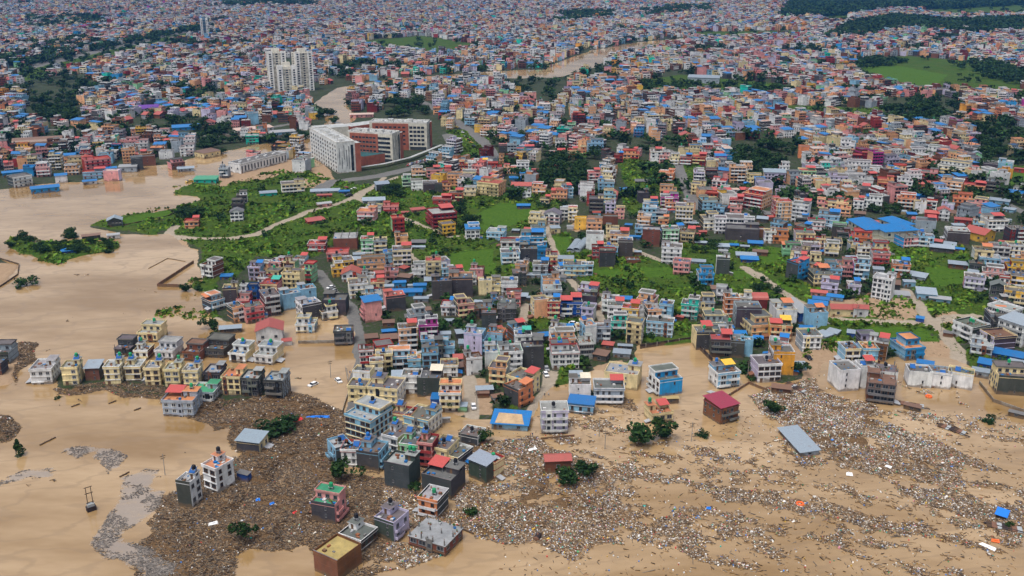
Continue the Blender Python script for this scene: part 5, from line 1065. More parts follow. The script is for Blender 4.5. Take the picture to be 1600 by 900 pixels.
# blue-roofed school: three wings round a yard
sch = tag(link("school", None), "large cream two-storey school with bright blue hipped roof around a yard", "school")
ST_ = np.array([(.72, .70, .58), (.006, .14, .38), (.5, .45, .3)])
for p0, p1, wd in (((1352, 348), (1366, 356.5), 1), ):
    pass
def wing(pa, pb, wd, z):
    a = np.array(at(*pa, z)[:2]); b_ = np.array(at(*pb, z)[:2]); u_ = b_ - a; L = np.linalg.norm(u_); u_ /= L; n_ = np.array([-u_[1], u_[0]])
    q = QB(); wbox(q, a, u_, n_, 0, L, -wd / 2, wd / 2, -2, z, 0); wbox(q, a, u_, n_, -.1, L + .1, -wd / 2 - .1, wd / 2 + .1, z * .48, z * .53, 2); put('wall', q, sch, ST_)
    r = QB(); e = 1.2; h = z + wd * .2; P = lambda l, w_, zz: (*(a + u_ * l + n_ * w_), zz)
    r.slab([P(-e, -wd / 2 - e, z), P(L + e, -wd / 2 - e, z), P(L - wd * .35, 0, h), P(wd * .35, 0, h)], .15, 1, 2)
    r.slab([P(wd * .35, 0, h), P(L - wd * .35, 0, h), P(L + e, wd / 2 + e, z), P(-e, wd / 2 + e, z)], .15, 1, 2)
    r.slab([P(-e, wd / 2 + e, z), P(-e, -wd / 2 - e, z), P(wd * .35, 0, h), P(wd * .35, .02, h)], .15, 1, 2)
    r.slab([P(L + e, -wd / 2 - e, z), P(L + e, wd / 2 + e, z), P(L - wd * .35, .02, h), P(L - wd * .35, 0, h)], .15, 1, 2)
    put('roof', r, sch, ST_)
    for s in (-1, 1):
        rz = math.atan2(u_[1], u_[0]) + (0 if s < 0 else math.pi)
        for zz in (z * .27, z * .76):
            for i in range(int(L / 5)):
                p = a + u_ * (L * (i + .5) / int(L / 5)) + n_ * s * (wd / 2 + .02); o = link('window', hw_mesh, sch, (p[0], p[1], zz), rz); o.scale = (1.9, 1, 1.6)
wing((1343, 342), (1371, 358), 15, 9); wing((1374, 357), (1423, 354), 15, 9.4); wing((1386, 340), (1416, 351), 12, 8.8)
# ------------------------------------------------------------------ trees
def crown_mesh(seed, n, kind='round'):
    r = np.random.default_rng(seed); V = []; C = []
    nb = 11 if kind == 'round' else 8
    if kind == 'cone': B = [(r.normal(0, .08), r.normal(0, .08), .25 + .75 * i / nb, .34 * (1.05 - i / nb)) for i in range(nb)]
    else: B = [(r.normal(0, .24), r.normal(0, .24), r.uniform(.42, .95), r.uniform(.17, .3)) for i in range(nb)] + [(0, 0, .66, .33)]
    for i in range(n):
        b_ = B[r.integers(0, len(B))]; d = r.normal(0, 1, 3); d /= np.linalg.norm(d); rad = b_[3] * r.uniform(.55, 1.05) ** .6
        c_ = np.array(b_[:3]) + d * rad * np.array((1, 1, .82))
        s_ = r.uniform(.035, .075); nrm = d * .8 + r.normal(0, .6, 3); nrm /= np.linalg.norm(nrm)
        a = np.cross(nrm, r.normal(0, 1, 3)); a /= np.linalg.norm(a) + 1e-9; e = np.cross(nrm, a)
        V += [c_ + s_ * (a * x + e * y * .75) for x, y in ((-1, -.7), (.9, -1), (1, .8), (-.7, 1))]
        g = r.uniform(.55, 1.25) * r.choice([.8, 1.0, 1.25]); C.append((.015 * g, .042 * g, .011 * g) if r.random() < .8 else (.030 * g, .064 * g, .013 * g))
    return np.array(V), np.arange(4 * n).reshape(-1, 4), np.array(C)
CR = [crown_mesh(300 + i, 620) for i in range(5)] + [crown_mesh(320, 420, 'cone')]
CRM = [mk_mesh("crown", v, f, c_, None, [M_LEAF]) for v, f, c_ in CR]
def trunk_mesh(seed):
    r = np.random.default_rng(seed); q = QB(); q.tube((0, 0, -.06), (.01, 0, .5), .035, .022, 0)
    for _ in range(5):
        a = r.uniform(0, 6.28); q.tube((.01, 0, r.uniform(.25, .48)), (.22 * math.cos(a), .22 * math.sin(a), r.uniform(.6, .8)), .014, .006, 0)
    v, f, c_, m = q.arr(); return mk_mesh("trunk", v, f, None, None, [M_BARK])
TRM = [trunk_mesh(i) for i in range(3)]
TREEN = 0
def tree(x, y, h, wd, label, group=None, k=None, z=None):
    global TREEN
    TREEN += 1; r = random.Random(TREEN)
    k = r.randrange(5) if k is None else k
    root = link("tree", None, None, (x, y, gz_at(x, y) if z is None else z), r.uniform(0, 6.28)); root.scale = (wd, wd, h)
    tag(root, label, "tree", group); link("trunk", TRM[TREEN % 3], root); link("crown", CRM[k], root)
def near_house(u, v):
    p = min(NEAR, key=lambda p: math.hypot(p['u'] - u, (p['v'] + 4 - v) * 1.6)); return p
SINGLE = [(1008, 690, 40, 34, "big dark green tree standing in floodwater in front of the cream terraced house"), (1034, 684, 26, 24, "smaller tree growing against the big flooded tree's crown"),
 (893, 753, 34, 30, "broad dark tree beside the red-roofed flooded hut"), (912, 740, 22, 24, "narrow tree rising behind the broad tree by the red-roofed hut"),
 (1208, 645, 22, 22, "round tree at the edge of the white rubbish drift"), (1097, 682, 14, 14, "small lone tree in open floodwater near the maroon-roofed brick house"),
 (533, 752, 32, 28, "dark bushy tree at the foot of the white windowed house in debris"), (642, 762, 20, 18, "small tree against the raw cement tower-like house"), (378, 848, 24, 26, "lone shaggy tree amid the brown debris field"),
 (428, 680, 42, 24, "spreading tree leaning over the brown debris by the grey sheet-roofed house"), (452, 668, 24, 18, "smaller bush next to the spreading debris tree"),
 (41, 445, 22, 14, "lone bushy tree standing in the wide brown river"), (738, 806, 16, 14, "low leafy bush in the pale rubbish drift"), (755, 692, 22, 22, "banana-like tree behind the sheet-roofed cement house"),
 (790, 664, 12, 12, "small tree near the blue-roofed tarpaulin shed"), (372, 465, 12, 14, "small tree by the brick-sided house at the meadow edge"), (290, 455, 12, 16, "small tree inside the flooded walled plot"), (330, 512, 16, 18, "bush beside the white flooded villa"), (336, 526, 14, 14, "second bush beside the white flooded villa"),
 (92, 621, 8, 8, "tiny floating bush near the yellow row houses"), (1245, 585, 18, 18, "tree beside the ochre-walled house"), (1175, 592, 14, 12, "shrub near the pink-trimmed house"), (1240, 525, 16, 16, "tree beside the blue hall by the road"), (920, 620, 14, 14, "tree between the pale house and the orange house"),
 (1385, 580, 12, 12, "small tree between the flooded pale houses"), (1545, 660, 14, 14, "scrubby tree at the broken wall in the flood"), (1577, 823, 10, 14, "small tree beside the floating blue hut"), (1125, 570, 14, 12, "shrub along the flooded lane"), (705, 640, 18, 18, "tree behind the white and terracotta house"), (622, 662, 26, 22, "bushy tree in the yard between the pale blue houses"), (612, 650, 20, 18, "darker tree next to the yard tree")]
for u, v, wp, hp, lb in SINGLE:
    x, y, zc = at(u, v, 0); tree(x, y, hp * zc / F * 1.1, wp * zc / F * 1.25, lb)
x, y, zc = at(30, 712, 0); tree(x, y, 30 * zc / F, 22 * zc / F, "conical tree standing on a tiny islet in the flood", k=5)
GROVES = [([(12,386),(40,374),(60,386),(100,384),(140,384),(175,382),(178,394),(110,402),(60,398)], 34, 10, "dense green tree on the narrow wooded islet in the river", "trees on the river islet"),
 ([(95,366),(118,364),(120,372),(96,374)], 6, 12, "bushy tree on the small islet before the wooded island", "trees on the small islet"),
 ([(272,342),(292,338),(318,344),(322,352),(296,352)], 9, 15, "dark tree clustered around the little red-roofed house in the meadow", "trees round the meadow house"),
 ([(838,245),(870,250),(900,262),(930,245),(925,295),(895,305),(858,302),(842,280)], 26, 19, "dark green tree in the grove before the golden tower house", "trees of the grove by the golden tower"),
 ([(1144,240),(1200,228),(1246,240),(1250,280),(1200,286),(1150,266)], 26, 19, "dark tree in the thick grove above the red striped apartments", "trees of the central grove"),
 ([(1526,225),(1566,225),(1572,250),(1530,255)], 10, 18, "dark tree in the clump by the white houses near the hillside", "trees by the white houses"), ([(1516,270),(1545,265),(1550,290),(1520,296)], 8, 16, "dark tree below the white stepped building", "trees below the white stepped building"),
 ([(1382,178),(1430,170),(1496,176),(1496,204),(1430,204),(1384,200)], 26, 18, "dark tree in the long belt beneath the upper terraces", "trees of the long belt"),
 ([(46,165),(80,156),(124,172),(126,194),(70,194)], 26, 15, "dark tree in the dense wood left of the riverside quarter", "trees of the riverside wood"),
 ([(305,212),(345,205),(368,225),(366,242),(320,238)], 18, 14, "tree on the riverbank opposite the long white hall", "trees on the far riverbank"),
 ([(600,170),(655,160),(668,180),(605,186)], 14, 14, "tall tree behind the hospital's rear wing", "trees behind the hospital"), ([(488,176),(512,172),(526,196),(494,196)], 8, 12, "tree between the river bend and the hospital", "trees by the river bend"),
 ([(375,222),(440,222),(482,206),(482,216),(430,228)], 12, 10, "tree along the river wall before the depot", "trees along the river wall"), ([(1350,330),(1380,318),(1420,330),(1390,338)], 8, 12, "tree in the yard behind the blue school roof", "trees behind the school"),
 ([(600,300),(628,296),(635,312),(605,314)], 9, 12, "tree beside the mint-green house near the hospital road", "trees by the mint house"), ([(1070,375),(1110,370),(1120,400),(1080,402)], 8, 12, "leafy tree in the gardens before the raw cement houses", "garden trees"), ([(1160,445),(1200,440),(1225,460),(1190,468)], 8, 13, "bushy tree along the garden path", "path-side trees"),
 ([(690,330),(720,320),(735,350),(700,372)], 8, 12, "tree beside the big red striped building", "trees by the red building"), ([(800,125),(880,122),(885,140),(820,142)], 14, 12, "tree in the clump by the sandy river channel", "trees by the sandy channel")]
for gi, (P, n_, wp, lb, gr) in enumerate(GROVES):
    P = np.array(P, float); r = random.Random(gi + 5); k = 0; it = 0
    while k < n_ and it < 900:
        it += 1; u_, v_ = r.uniform(P[:, 0].min(), P[:, 0].max()), r.uniform(P[:, 1].min(), P[:, 1].max())
        if pip(np.array([u_]), np.array([v_]), P)[0] and TREEN < 296:
            x, y, zc = at(u_, v_, 0); s_ = r.uniform(.75, 1.25); tree(x, y, wp * .85 * s_ * zc / F, wp * 1.2 * s_ * zc / F, lb, gr); k += 1
print("trees", TREEN)
# woods, street trees and gardens of the far city: one mass
LOW = [crown_mesh(700 + i, 90) for i in range(6)]
for q in LOW:
    q[0][:] = (q[0] - np.repeat(q[0].reshape(-1, 4, 3).mean(1), 4, 0)) * 2.0 + np.repeat(q[0].reshape(-1, 4, 3).mean(1), 4, 0)
TX, TY, TS = [], [], []
R3 = np.random.default_rng(5)
def scatter(P, step, size):
    P = np.array(P, float); W = [at(*p, 0)[:2] for p in P if p[1] > -70]
    W = np.array(W); lo, hi = W.min(0), W.max(0)
    n_ = int((hi - lo).prod() / step ** 2); n_ = min(n_, 60000)
    x = R3.uniform(lo[0], hi[0], n_); y = R3.uniform(lo[1], hi[1], n_); u_, v_, _ = proj(x, y)
    m = pip(u_, v_, P) & (u_ > -60) & (u_ < 1660); TX.extend(x[m]); TY.extend(y[m]); TS.extend(R3.uniform(.7, 1.2, m.sum()) * size)
scatter([(1290,62),(1330,40),(1400,28),(1480,36),(1600,32),(1640,34),(1640,52),(1500,53),(1420,48),(1350,60)], 11, 15)
scatter([(1218,30),(1236,6),(1285,-20),(1700,-20),(1700,3),(1480,15),(1400,15),(1330,24),(1262,29)], 13, 17)
scatter([(20,122),(60,104),(200,74),(320,48),(340,50),(240,80),(120,108),(30,134)], 30, 9); scatter([(20,112),(60,96),(200,62),(320,40),(340,44),(200,70),(60,102)], 15, 11)
scatter([(1000,18),(1060,14),(1080,22),(1010,28)], 14, 14); scatter([(860,28),(900,20),(960,22),(950,32),(870,36)], 14, 14); scatter([(340,0),(480,0),(500,12),(350,12)], 16, 15); scatter([(1040,12),(1110,12),(1110,20),(1040,20)], 15, 14)
scatter([(1330,98),(1400,92),(1420,100),(1340,112)], 12, 9); scatter([(1510,95),(1640,110),(1640,145),(1530,120)], 11, 10); scatter([(985,132),(1240,140),(1235,150),(990,146)], 14, 9)
scatter([(0,95),(120,60),(160,72),(20,110)], 16, 13); scatter([(40,30),(170,28),(170,40),(50,50)], 17, 14)
# single trees between the houses
n_ = 16000; y_ = R3.uniform(650, 3700, n_); x_ = R3.uniform(-.62, .62, n_) * y_ ; ff = fields(x_, y_); u_, v_, z_ = proj(x_, y_)
for k_ in (15, 30): ff['land'] = np.minimum(ff['land'], fields(x_, y_ + k_)['land'])
cl = fbm(x_ / 130, y_ / 130, 61, 2)
ok_ = (ff['land'] > .5) & (ff['road'] < .1) & (v_ < 330) & ~((u_ < 640) & (v_ > 258)) & (ff['paddy'] < .5) & (((cl > .70) & (R3.random(n_) < .7)) | (R3.random(n_) < .30)) & ~((ff['green'] > .5) & (R3.random(n_) < .6))
for P in NOFILL[:3]: ok_ &= ~pip(u_, v_, P)
for q in HS + SH: ok_ &= np.hypot(x_ - q['x'], y_ - q['y']) > .6 * max(q['w'], q['d'])
TX.extend(x_[ok_]); TY.extend(y_[ok_]); TS.extend(R3.uniform(5, 12, ok_.sum()))
# gardens and hedges among the nearer houses
n_ = 6500; y_ = R3.uniform(300, 900, n_); x_ = R3.uniform(-.58, .58, n_) * y_; ff = fields(x_, y_); u_, v_, z_ = proj(x_, y_)
ok_ = (ff['land'] > .5) & (ff['road'] < .05) & (ff['path'] < .05) & (v_ >= 300) & (ff['debris'] < .3) & (ff['paddy'] < .5) & (ff['mud'] < .5) & (R3.random(n_) < np.where(ff['green'] > .5, np.where(u_ < 560, .02, .10), .34)) & ~((u_ < 540) & (ff['green'] < .5))
for q in HS + SH: ok_ &= np.hypot(x_ - q['x'], y_ - q['y']) > .62 * max(q['w'], q['d'])
TX.extend(x_[ok_]); TY.extend(y_[ok_]); TS.extend(R3.uniform(2.2, 6.0, ok_.sum()))
TX, TY, TS = map(np.array, (TX, TY, TS)); kk = R3.integers(0, len(LOW), len(TX)); tz = gz_at(TX, TY)
hp_ = Heap()
for k in range(len(LOW)):
    m = np.where(kk == k)[0]; v, f, c_ = LOW[k]
    A_ = R3.uniform(0, 6.28, len(m)); vx = v[None, :, 0] * TS[m][:, None] * 1.25; vy = v[None, :, 1] * TS[m][:, None] * 1.25
    ca_, sa_ = np.cos(A_)[:, None], np.sin(A_)[:, None]
    P = np.stack([TX[m][:, None] + vx * ca_ - vy * sa_, TY[m][:, None] + vx * sa_ + vy * ca_, tz[m][:, None] + (v[None, :, 2] - .12) * TS[m][:, None]], -1).reshape(-1, 3)
    cc = (c_[None] * R3.uniform(.7, 1.4, (len(m), 1, 1)) * R3.uniform(.92, 1.08, (len(m), 1, 3))).reshape(-1, 3)
    hp_.raw(P, (f[None] + (np.arange(len(m)) * len(v))[:, None, None]).reshape(-1, 4), cc, np.zeros(len(cc), np.int32))
print("far trees", len(TX))
tag(link("far_woods", hp_.mesh("far_woods", [M_LEAF])), "dark green woods, gardens and street trees spread through the far town", "woods", None, "stuff")
# tall grass and scrub on the meadows
n_ = 260000; y_ = R3.uniform(380, 1150, n_) ; x_ = R3.uniform(-.56, .56, n_) * y_
ff = fields(x_, y_); cl = fbm(x_ / 9, y_ / 9, 14, 3)
ok_ = (ff['green'] > .5) & (ff['paddy'] < .5) & (ff['path'] < .3) & (ff['road'] < .2) & (R3.random(n_) < np.clip((cl - .32) * 3, .08, 1))
x_, y_, cl = x_[ok_], y_[ok_], cl[ok_]
for q in HS + SH:
    m = np.hypot(x_ - q['x'], y_ - q['y']) > .5 * max(q['w'], q['d']); x_, y_, cl = x_[m], y_[m], cl[m]
bx, by = [], []
def bund(a, b_, n_row=1):
    L = math.hypot(b_[0] - a[0], b_[1] - a[1]); k = int(L * 1.3); t_ = R3.random(k); bx.extend(a[0] + (b_[0] - a[0]) * t_ + R3.normal(0, .35, k)); by.extend(a[1] + (b_[1] - a[1]) * t_ + R3.normal(0, .35, k))
for P in PADDY + [g_ for g_ in GREEN[3:8]]:
    W = [at(*p, 0)[:2] for p in P]
    for a, b_ in zip(W, W[1:] + W[:1]): bund(a, b_)
    if len(W) >= 4:
        m_ = len(W) // 2; lerp = lambda p, q, t_: (p[0] + (q[0] - p[0]) * t_, p[1] + (q[1] - p[1]) * t_)
        for t_ in (.3, .62): bund(lerp(W[0], W[-1], t_), lerp(W[m_ - 1], W[m_], t_))
x_ = np.concatenate([x_, bx]); y_ = np.concatenate([y_, by]); cl = np.concatenate([cl, R3.uniform(-.3, .1, len(bx))])
n_ = len(x_); s_ = R3.uniform(.4, 1.0, n_) * (.4 + cl * 1.4); base = np.stack([x_, y_, gz_at(x_, y_) + s_ * .2 + R3.uniform(0, 1, n_) * np.clip(cl - .55, 0, 1) * 5], -1)
a = R3.normal(0, 1, (n_, 3)); a /= np.linalg.norm(a, axis=1)[:, None]; b_ = np.cross(a, R3.normal(0, 1, (n_, 3))); b_ /= np.linalg.norm(b_, axis=1)[:, None]
qv = np.stack([base + s_[:, None] * (a * i + b_ * j) for i, j in ((-1, -.8), (.9, -1), (1, .7), (-.8, 1))], 1).reshape(-1, 3)
qc = np.array((.064, .128, .012)) * R3.uniform(.45, 1.5, (n_, 1)) * np.where(fbm(x_ / 40, y_ / 40, 3) > .52, 1.25, .8)[:, None]; qc[:, 0] *= R3.uniform(.7, 1.5, n_)
print("scrub", n_)
tag(link("meadow_scrub", mk_mesh("meadow_scrub", qv, np.arange(4 * n_).reshape(-1, 4), qc, None, [M_LEAF])), "tall rough grass and scrub covering the meadows between the houses", "scrub", None, "stuff")
# ------------------------------------------------------------------ flotsam: timber, plastic, rubbish left by the flood
R4 = np.random.default_rng(17)
n_ = 1250000; y_ = R4.uniform(236, 540, n_); x_ = R4.uniform(-.62, .62, n_) * y_
ff = fields(x_, y_); d_ = ff['debris']; st_ = streak(x_, y_); u_, v_, z_ = proj(x_, y_); scm_ = ff['scum']
dn = np.where(d_ > .97, .85, np.clip((st_ - (.74 - .45 * d_)) * 7, 0, 1) * np.clip(d_ * 1.6, .4, 1)) + .02 * ((u_ > 780) & (v_ > 640))
dn = np.maximum(dn, scm_ * np.clip((fbm(x_ / 5, y_ / 5, 71, 3) - .42) * 4, 0, .55))
ok_ = (R4.random(n_) < dn * .62) & (v_ < 920) & (u_ > -20) & (u_ < 1620)
x_, y_, d_, u_, v_, scm_ = x_[ok_], y_[ok_], d_[ok_], u_[ok_], v_[ok_], scm_[ok_]
for q in HS + SH:
    cx, cy = x_ - q['x'], y_ - q['y']; ca_, sa_ = math.cos(-q['a']), math.sin(-q['a'])
    m = (np.abs(cx * ca_ - cy * sa_) > q['w'] / 2 + .2) | (np.abs(cx * sa_ + cy * ca_) > q['d'] / 2 + .2); x_, y_, d_, u_, v_, scm_ = x_[m], y_[m], d_[m], u_[m], v_[m], scm_[m]
n_ = len(x_); print("flotsam", n_)
pale = np.clip(np.maximum(((u_ > 600) & (v_ > 640)) * .19, ((u_ > 1150) & (v_ < 700)) * .32), .022, 1) * (.6 + .8 * fbm(x_ / 12, y_ / 12, 4))
isP = (R4.random(n_) < pale) & (scm_ < .5)
L_ = np.where(isP, R4.uniform(.08, .24, n_), R4.uniform(.2, .95, n_) ** 1.2 + .04); W_ = np.where(isP, L_ * R4.uniform(.5, 1, n_), R4.uniform(.04, .13, n_)); H_ = np.where(isP, R4.uniform(.06, .3, n_), R4.uniform(.04, .12, n_))
L_ = np.where(scm_ > .5, L_ * .5, L_); big = R4.random(n_) < .03; L_ = np.where(big, L_ * 2.6, L_); W_ = np.where(big & isP, W_ * 2, W_)
A_ = np.where(isP, R4.uniform(0, 6.28, n_), math.radians(-22) + R4.normal(0, .9, n_)); T_ = R4.normal(0, .18, n_)
z0 = np.maximum(gz_at(x_, y_), 0.0) + R4.uniform(0, .18, n_)
un = np.array([(-1, -1, -1), (1, -1, -1), (1, 1, -1), (-1, 1, -1), (-1, -1, 1), (1, -1, 1), (1, 1, 1), (-1, 1, 1)], float)
X_ = un[None, :, 0] * L_[:, None]; Y_ = un[None, :, 1] * W_[:, None]; Z_ = un[None, :, 2] * H_[:, None] + X_ * T_[:, None]
ca_, sa_ = np.cos(A_)[:, None], np.sin(A_)[:, None]
V_ = np.stack([x_[:, None] + X_ * ca_ - Y_ * sa_, y_[:, None] + X_ * sa_ + Y_ * ca_, z0[:, None] + Z_], -1).reshape(-1, 3)
ft = np.array(((4, 5, 6, 7), (0, 1, 5, 4), (1, 2, 6, 5), (2, 3, 7, 6), (3, 0, 4, 7)))
F_ = (ft[None] + (np.arange(n_) * 8)[:, None, None]).reshape(-1, 4)
br = np.array([(.095, .054, .025), (.15, .09, .045), (.045, .027, .016), (.25, .165, .09), (.075, .06, .047), (.15, .12, .09)])
br2_ = np.array([(.16, .14, .125), (.10, .088, .08), (.22, .20, .18)])
pl = np.array([(.66, .65, .63), (.50, .45, .38), (.68, .66, .62), (.36, .31, .25), (.05, .20, .55), (.03, .40, .36), (.55, .06, .05), (.62, .38, .05), (.3, .3, .32), (.55, .50, .38), (.05, .25, .10), (.60, .25, .30)])
pw = np.array([.26, .16, .14, .14, .05, .025, .03, .04, .05, .07, .02, .015]); pw /= pw.sum()
C_ = np.where(isP[:, None], pl[R4.choice(len(pl), n_, p=pw)], np.where((scm_ > .5)[:, None], br2_[R4.integers(0, 3, n_)], br[R4.integers(0, len(br), n_)])) * R4.uniform(.7, 1.15, (n_, 1)) * np.where((u_ > 600) & ~isP, 1.45, 1.0)[:, None]
tag(link("flood_debris", mk_mesh("flood_debris", V_, F_, np.repeat(C_, 5, 0), None, [M_JUNK])), "broken timber, branches, bottles and plastic rubbish drifted against the houses and across the water", "debris", None, "stuff")

# ------------------------------------------------------------------ single things afloat
JC = dict(wood=(.06, .035, .02), white=(.72, .72, .72), blue=(.012, .16, .58), orange=(.72, .13, .03), red=(.5, .03, .03), dark=(.03, .02, .02), green=(.02, .28, .14), grey=(.3, .32, .33), rust=(.16, .08, .05), conc=(.26, .24, .21), yellow=(.6, .35, .05))
JK = {k: i for i, k in enumerate(JC)}; JT = np.array(list(JC.values()))
def thing_mesh(nm, build, u, v, yaw, label, cat, z=0.0, group=None):
    x, y, zc = at(u, v, z); q = QB(); build(q); vv, f, c_, m = q.arr()
    o = link(nm, mk_mesh(nm, vv, f, JT[np.asarray(c_, int)], None, [M_JUNK]), None, (x, y, z), face_cam(x, y) + math.radians(yaw)); return tag(o, label, cat, group)
def log_(L, r):
    def b_(q):
        q.tube((-L / 2, 0, .1), (L / 2, .2, .25), r, r * .7, JK['wood'], 0, 7)
        for k in range(3): q.tube((L * (-.2 + .2 * k), 0, .2), (L * (-.1 + .2 * k), (-1) ** k * L * .12, .5), r * .4, r * .15, JK['wood'], 0, 5)
    return b_
for u, v, yaw, L, lb in ((75, 690, 32, 7, "dark beam floating beside the conical islet tree"), (724, 828, -42, 9, "long dark beam stranded beside the unfinished brick house"), (1405, 680, -18, 9, "thin brown tree trunk lying in the shallow flood"), (1493, 668, -40, 12, "broken utility timber lying across the flood mud"), (215, 640, 20, 3, "short driftwood log off the pale blue-grey house"), (118, 634, 20, 3.5, "driftwood clump before the white row house"), (176, 629, 25, 3.5, "driftwood clump under the yellow row houses"), (195, 742, 30, 4, "root stump adrift at the edge of the grey scum")):
    thing_mesh("driftwood_log", log_(L, .35), u, v, yaw, lb, "log", 0, "logs adrift in the flood")
def ring_(c_):
    def b_(q):
        k = 12; R_ = 1.1
        for i in range(k):
            a0, a1 = 6.283 * i / k, 6.283 * (i + 1) / k; q.tube((R_ * math.cos(a0), R_ * math.sin(a0), .2), (R_ * math.cos(a1), R_ * math.sin(a1), .2), .45, .45, JK[c_], 0, 6, False)
    return b_
thing_mesh("inflatable_ring", ring_('orange'), 1250, 788, 0, "orange inflatable ring floating between debris streaks", "float"); thing_mesh("inflatable_ring", ring_('orange'), 1451, 620, 0, "orange and white float beside the pale blank-walled houses", "float")
def sheet_(c_, a, b_, t_=.12):
    def bd(q): q.slab([(-a, -b_, .3), (a, -b_ * .8, .15), (a * .9, b_, .55), (-a * .8, b_, .4)], t_, JK[c_]); q.slab([(-a * .3, -b_ * .3, .62), (a * .5, -b_ * .2, .7), (a * .4, b_ * .5, .66), (-a * .2, b_ * .4, .7)], .1, JK[c_])
    return bd
for u, v, c_, a, b_, yaw, lb in ((1327, 742, 'white', 1.2, 1, 10, "square white board floating alone in the debris streaks"), (1543, 855, 'white', 2.6, .8, -20, "white container panel adrift near the orange sheet"), (1555, 846, 'orange', 1.3, .8, 10, "crumpled orange plastic sheet in the rubbish streak"), (1388, 730, 'white', 1.2, .7, -20, "white slab in the broad debris band"), (333, 819, 'white', 1.6, .7, 5, "white door panel on the brown debris"), (832, 703, 'white', 1.9, .6, 30, "white tank lying before the red-roofed hut"), (874, 737, 'white', 1.4, .9, 40, "pale sheet washed against the broad tree"), (1115, 615, 'grey', 3, 1.2, -35, "grey metal sheet stranded in the shallows"), (488, 788, 'blue', .9, .7, 20, "blue plastic barrel shell in the brown debris"), (403, 782, 'blue', .8, .7, 0, "blue drum amid brown debris by the tilted white tower house"), (425, 788, 'blue', .9, .6, 10, "second blue drum in the brown debris field"), (461, 802, 'red', .9, .5, 20, "red plastic sheet in the brown debris"), (1107, 795, 'blue', .8, .6, 0, "small blue crate adrift off the debris bank"), (497, 652, 'blue', 5, .7, -15, "long blue-grey boat-like panel stranded on debris"), (465, 657, 'red', 2.4, 1.0, 25, "red tin roof sheet half buried in debris")):
    thing_mesh("floating_sheet", sheet_(c_, a, b_), u, v, yaw, lb, "wreckage", .1)
def tank_(q):
    q.tube((-1.3, 0, .5), (1.3, 0, .6), 1.0, 1.0, JK['dark'], 0, 10); q.tube((-1.3, 0, .5), (-1.6, 0, .5), 1.0, .5, JK['rust'], 0, 10); q.tube((0, 0, 1.4), (0, 0, 1.9), .35, .3, JK['rust'], 0, 8)
thing_mesh("steel_tank", tank_, 840, 841, 70, "dark rusty steel tank stranded at the edge of the rubbish drift", "tank")
def hut_(q):
    q.box(-1.6, 1.6, -1.3, 1.3, -.6, 1.6, JK['wood']); q.slab([(-2, -1.8, 1.5), (2, -1.8, 1.5), (2, 1.6, 2.6), (-2, 1.6, 2.6)], .1, JK['blue']); q.slab([(-2, -1.9, 1.4), (-2, -1.8, 1.5), (2, -1.8, 1.5), (2, -1.9, 1.4)], .1, JK['blue'])
thing_mesh("floating_hut", hut_, 1565, 808, -8, "little blue-roofed hut perched on a drifting mound", "hut")
def raft_(q):
    for k in range(7): q.slab([(-6 + k * 1.5, -1.6, .4 + .2 * (k % 2)), (-4.3 + k * 1.5, -1.5, .5), (-4.6 + k * 1.5, 1.5, .9), (-6.2 + k * 1.5, 1.4, .8)], .15, JK[('wood', 'rust', 'grey', 'dark')[k % 4]])
    q.tube((-7, .5, .5), (7, -1.6, .6), .25, .2, JK['dark'], 0, 6)
thing_mesh("roof_wreck", raft_, 1490, 673, -20, "collapsed timber roof wreck floating with rubbish on it", "wreckage"); thing_mesh("roof_wreck", raft_, 1425, 634, 0, "smashed dark roof wreck by the pale blank-walled houses", "wreckage"); thing_mesh("roof_wreck", raft_, 1573, 826, 10, "black wreck mound under the floating blue-roofed hut", "wreckage"); thing_mesh("roof_wreck", raft_, 1245, 668 - 60, -45, "wrecked roof timbers at the head of the white rubbish drift", "wreckage")
# walls and poles
def wall_line(pts, h, label, c_='rust'):
    q = QB(); W = [np.array(at(*p, 0)[:2]) for p in pts]
    for a_, b_ in zip(W[:-1], W[1:]):
        u_ = b_ - a_; L = np.linalg.norm(u_); u_ /= L; wbox(q, a_, u_, np.array([-u_[1], u_[0]]), 0, L - .15, -.14, .14, -2, h, JK[c_])
        for k in range(int(L / 6)): wbox(q, a_ + u_ * (k * 6 + 3), u_, np.array([-u_[1], u_[0]]), -.2, .2, -.2, .2, -2, h + .15, JK['conc'])
    vv, f, cc, m = q.arr(); tag(link("boundary_wall", mk_mesh("boundary_wall", vv, f, JT[np.asarray(cc, int)], None, [M_WALL])), label, "wall", None, "thing")
wall_line([(287, 449), (246, 448), (303, 411)], 1.8, "brick wall of the flooded wedge-shaped plot"); wall_line([(232, 420), (262, 404), (290, 409)], .35, "broken line of masonry across the brown river", 'wood'); wall_line([(466, 537), (523, 536)], 1.6, "grey yard wall below the white flooded villa", 'conc')
wall_line([(1000, 545), (1080, 533), (1113, 566)], 2.2, "dark retaining wall along the flooded ground", 'dark'); wall_line([(1135, 700 - 78), (1170, 600), (1200, 612)], 1.2, "low wall beside the flooded blue and white house", 'rust'); wall_line([(845, 687), (898, 682)], .9, "low wall before the lilac and grey house", 'rust'); wall_line([(190, 355), (262, 340), (275, 333)], 1.6, "dark wall along the rice strip by the river", 'dark'); wall_line([(340, 212), (420, 220), (470, 208)], 3.0, "pale river wall before the depot", 'conc'); wall_line([(0, 449), (28, 430), (30, 414), (0, 405)], 1.0, "curved embankment wall at the sandbank", 'dark'); wall_line([(540, 575), (546, 610), (535, 645)], 1.2, "lane-side wall by the flooded street", 'conc'); wall_line([(1530, 600), (1552, 628), (1600, 645)], 1.5, "yard wall around the dark house with cream trim", 'conc')
wall_line([(612, 690), (690, 655)], 2.0, "yellow-grey compound wall beside the white-fronted house", 'yellow')
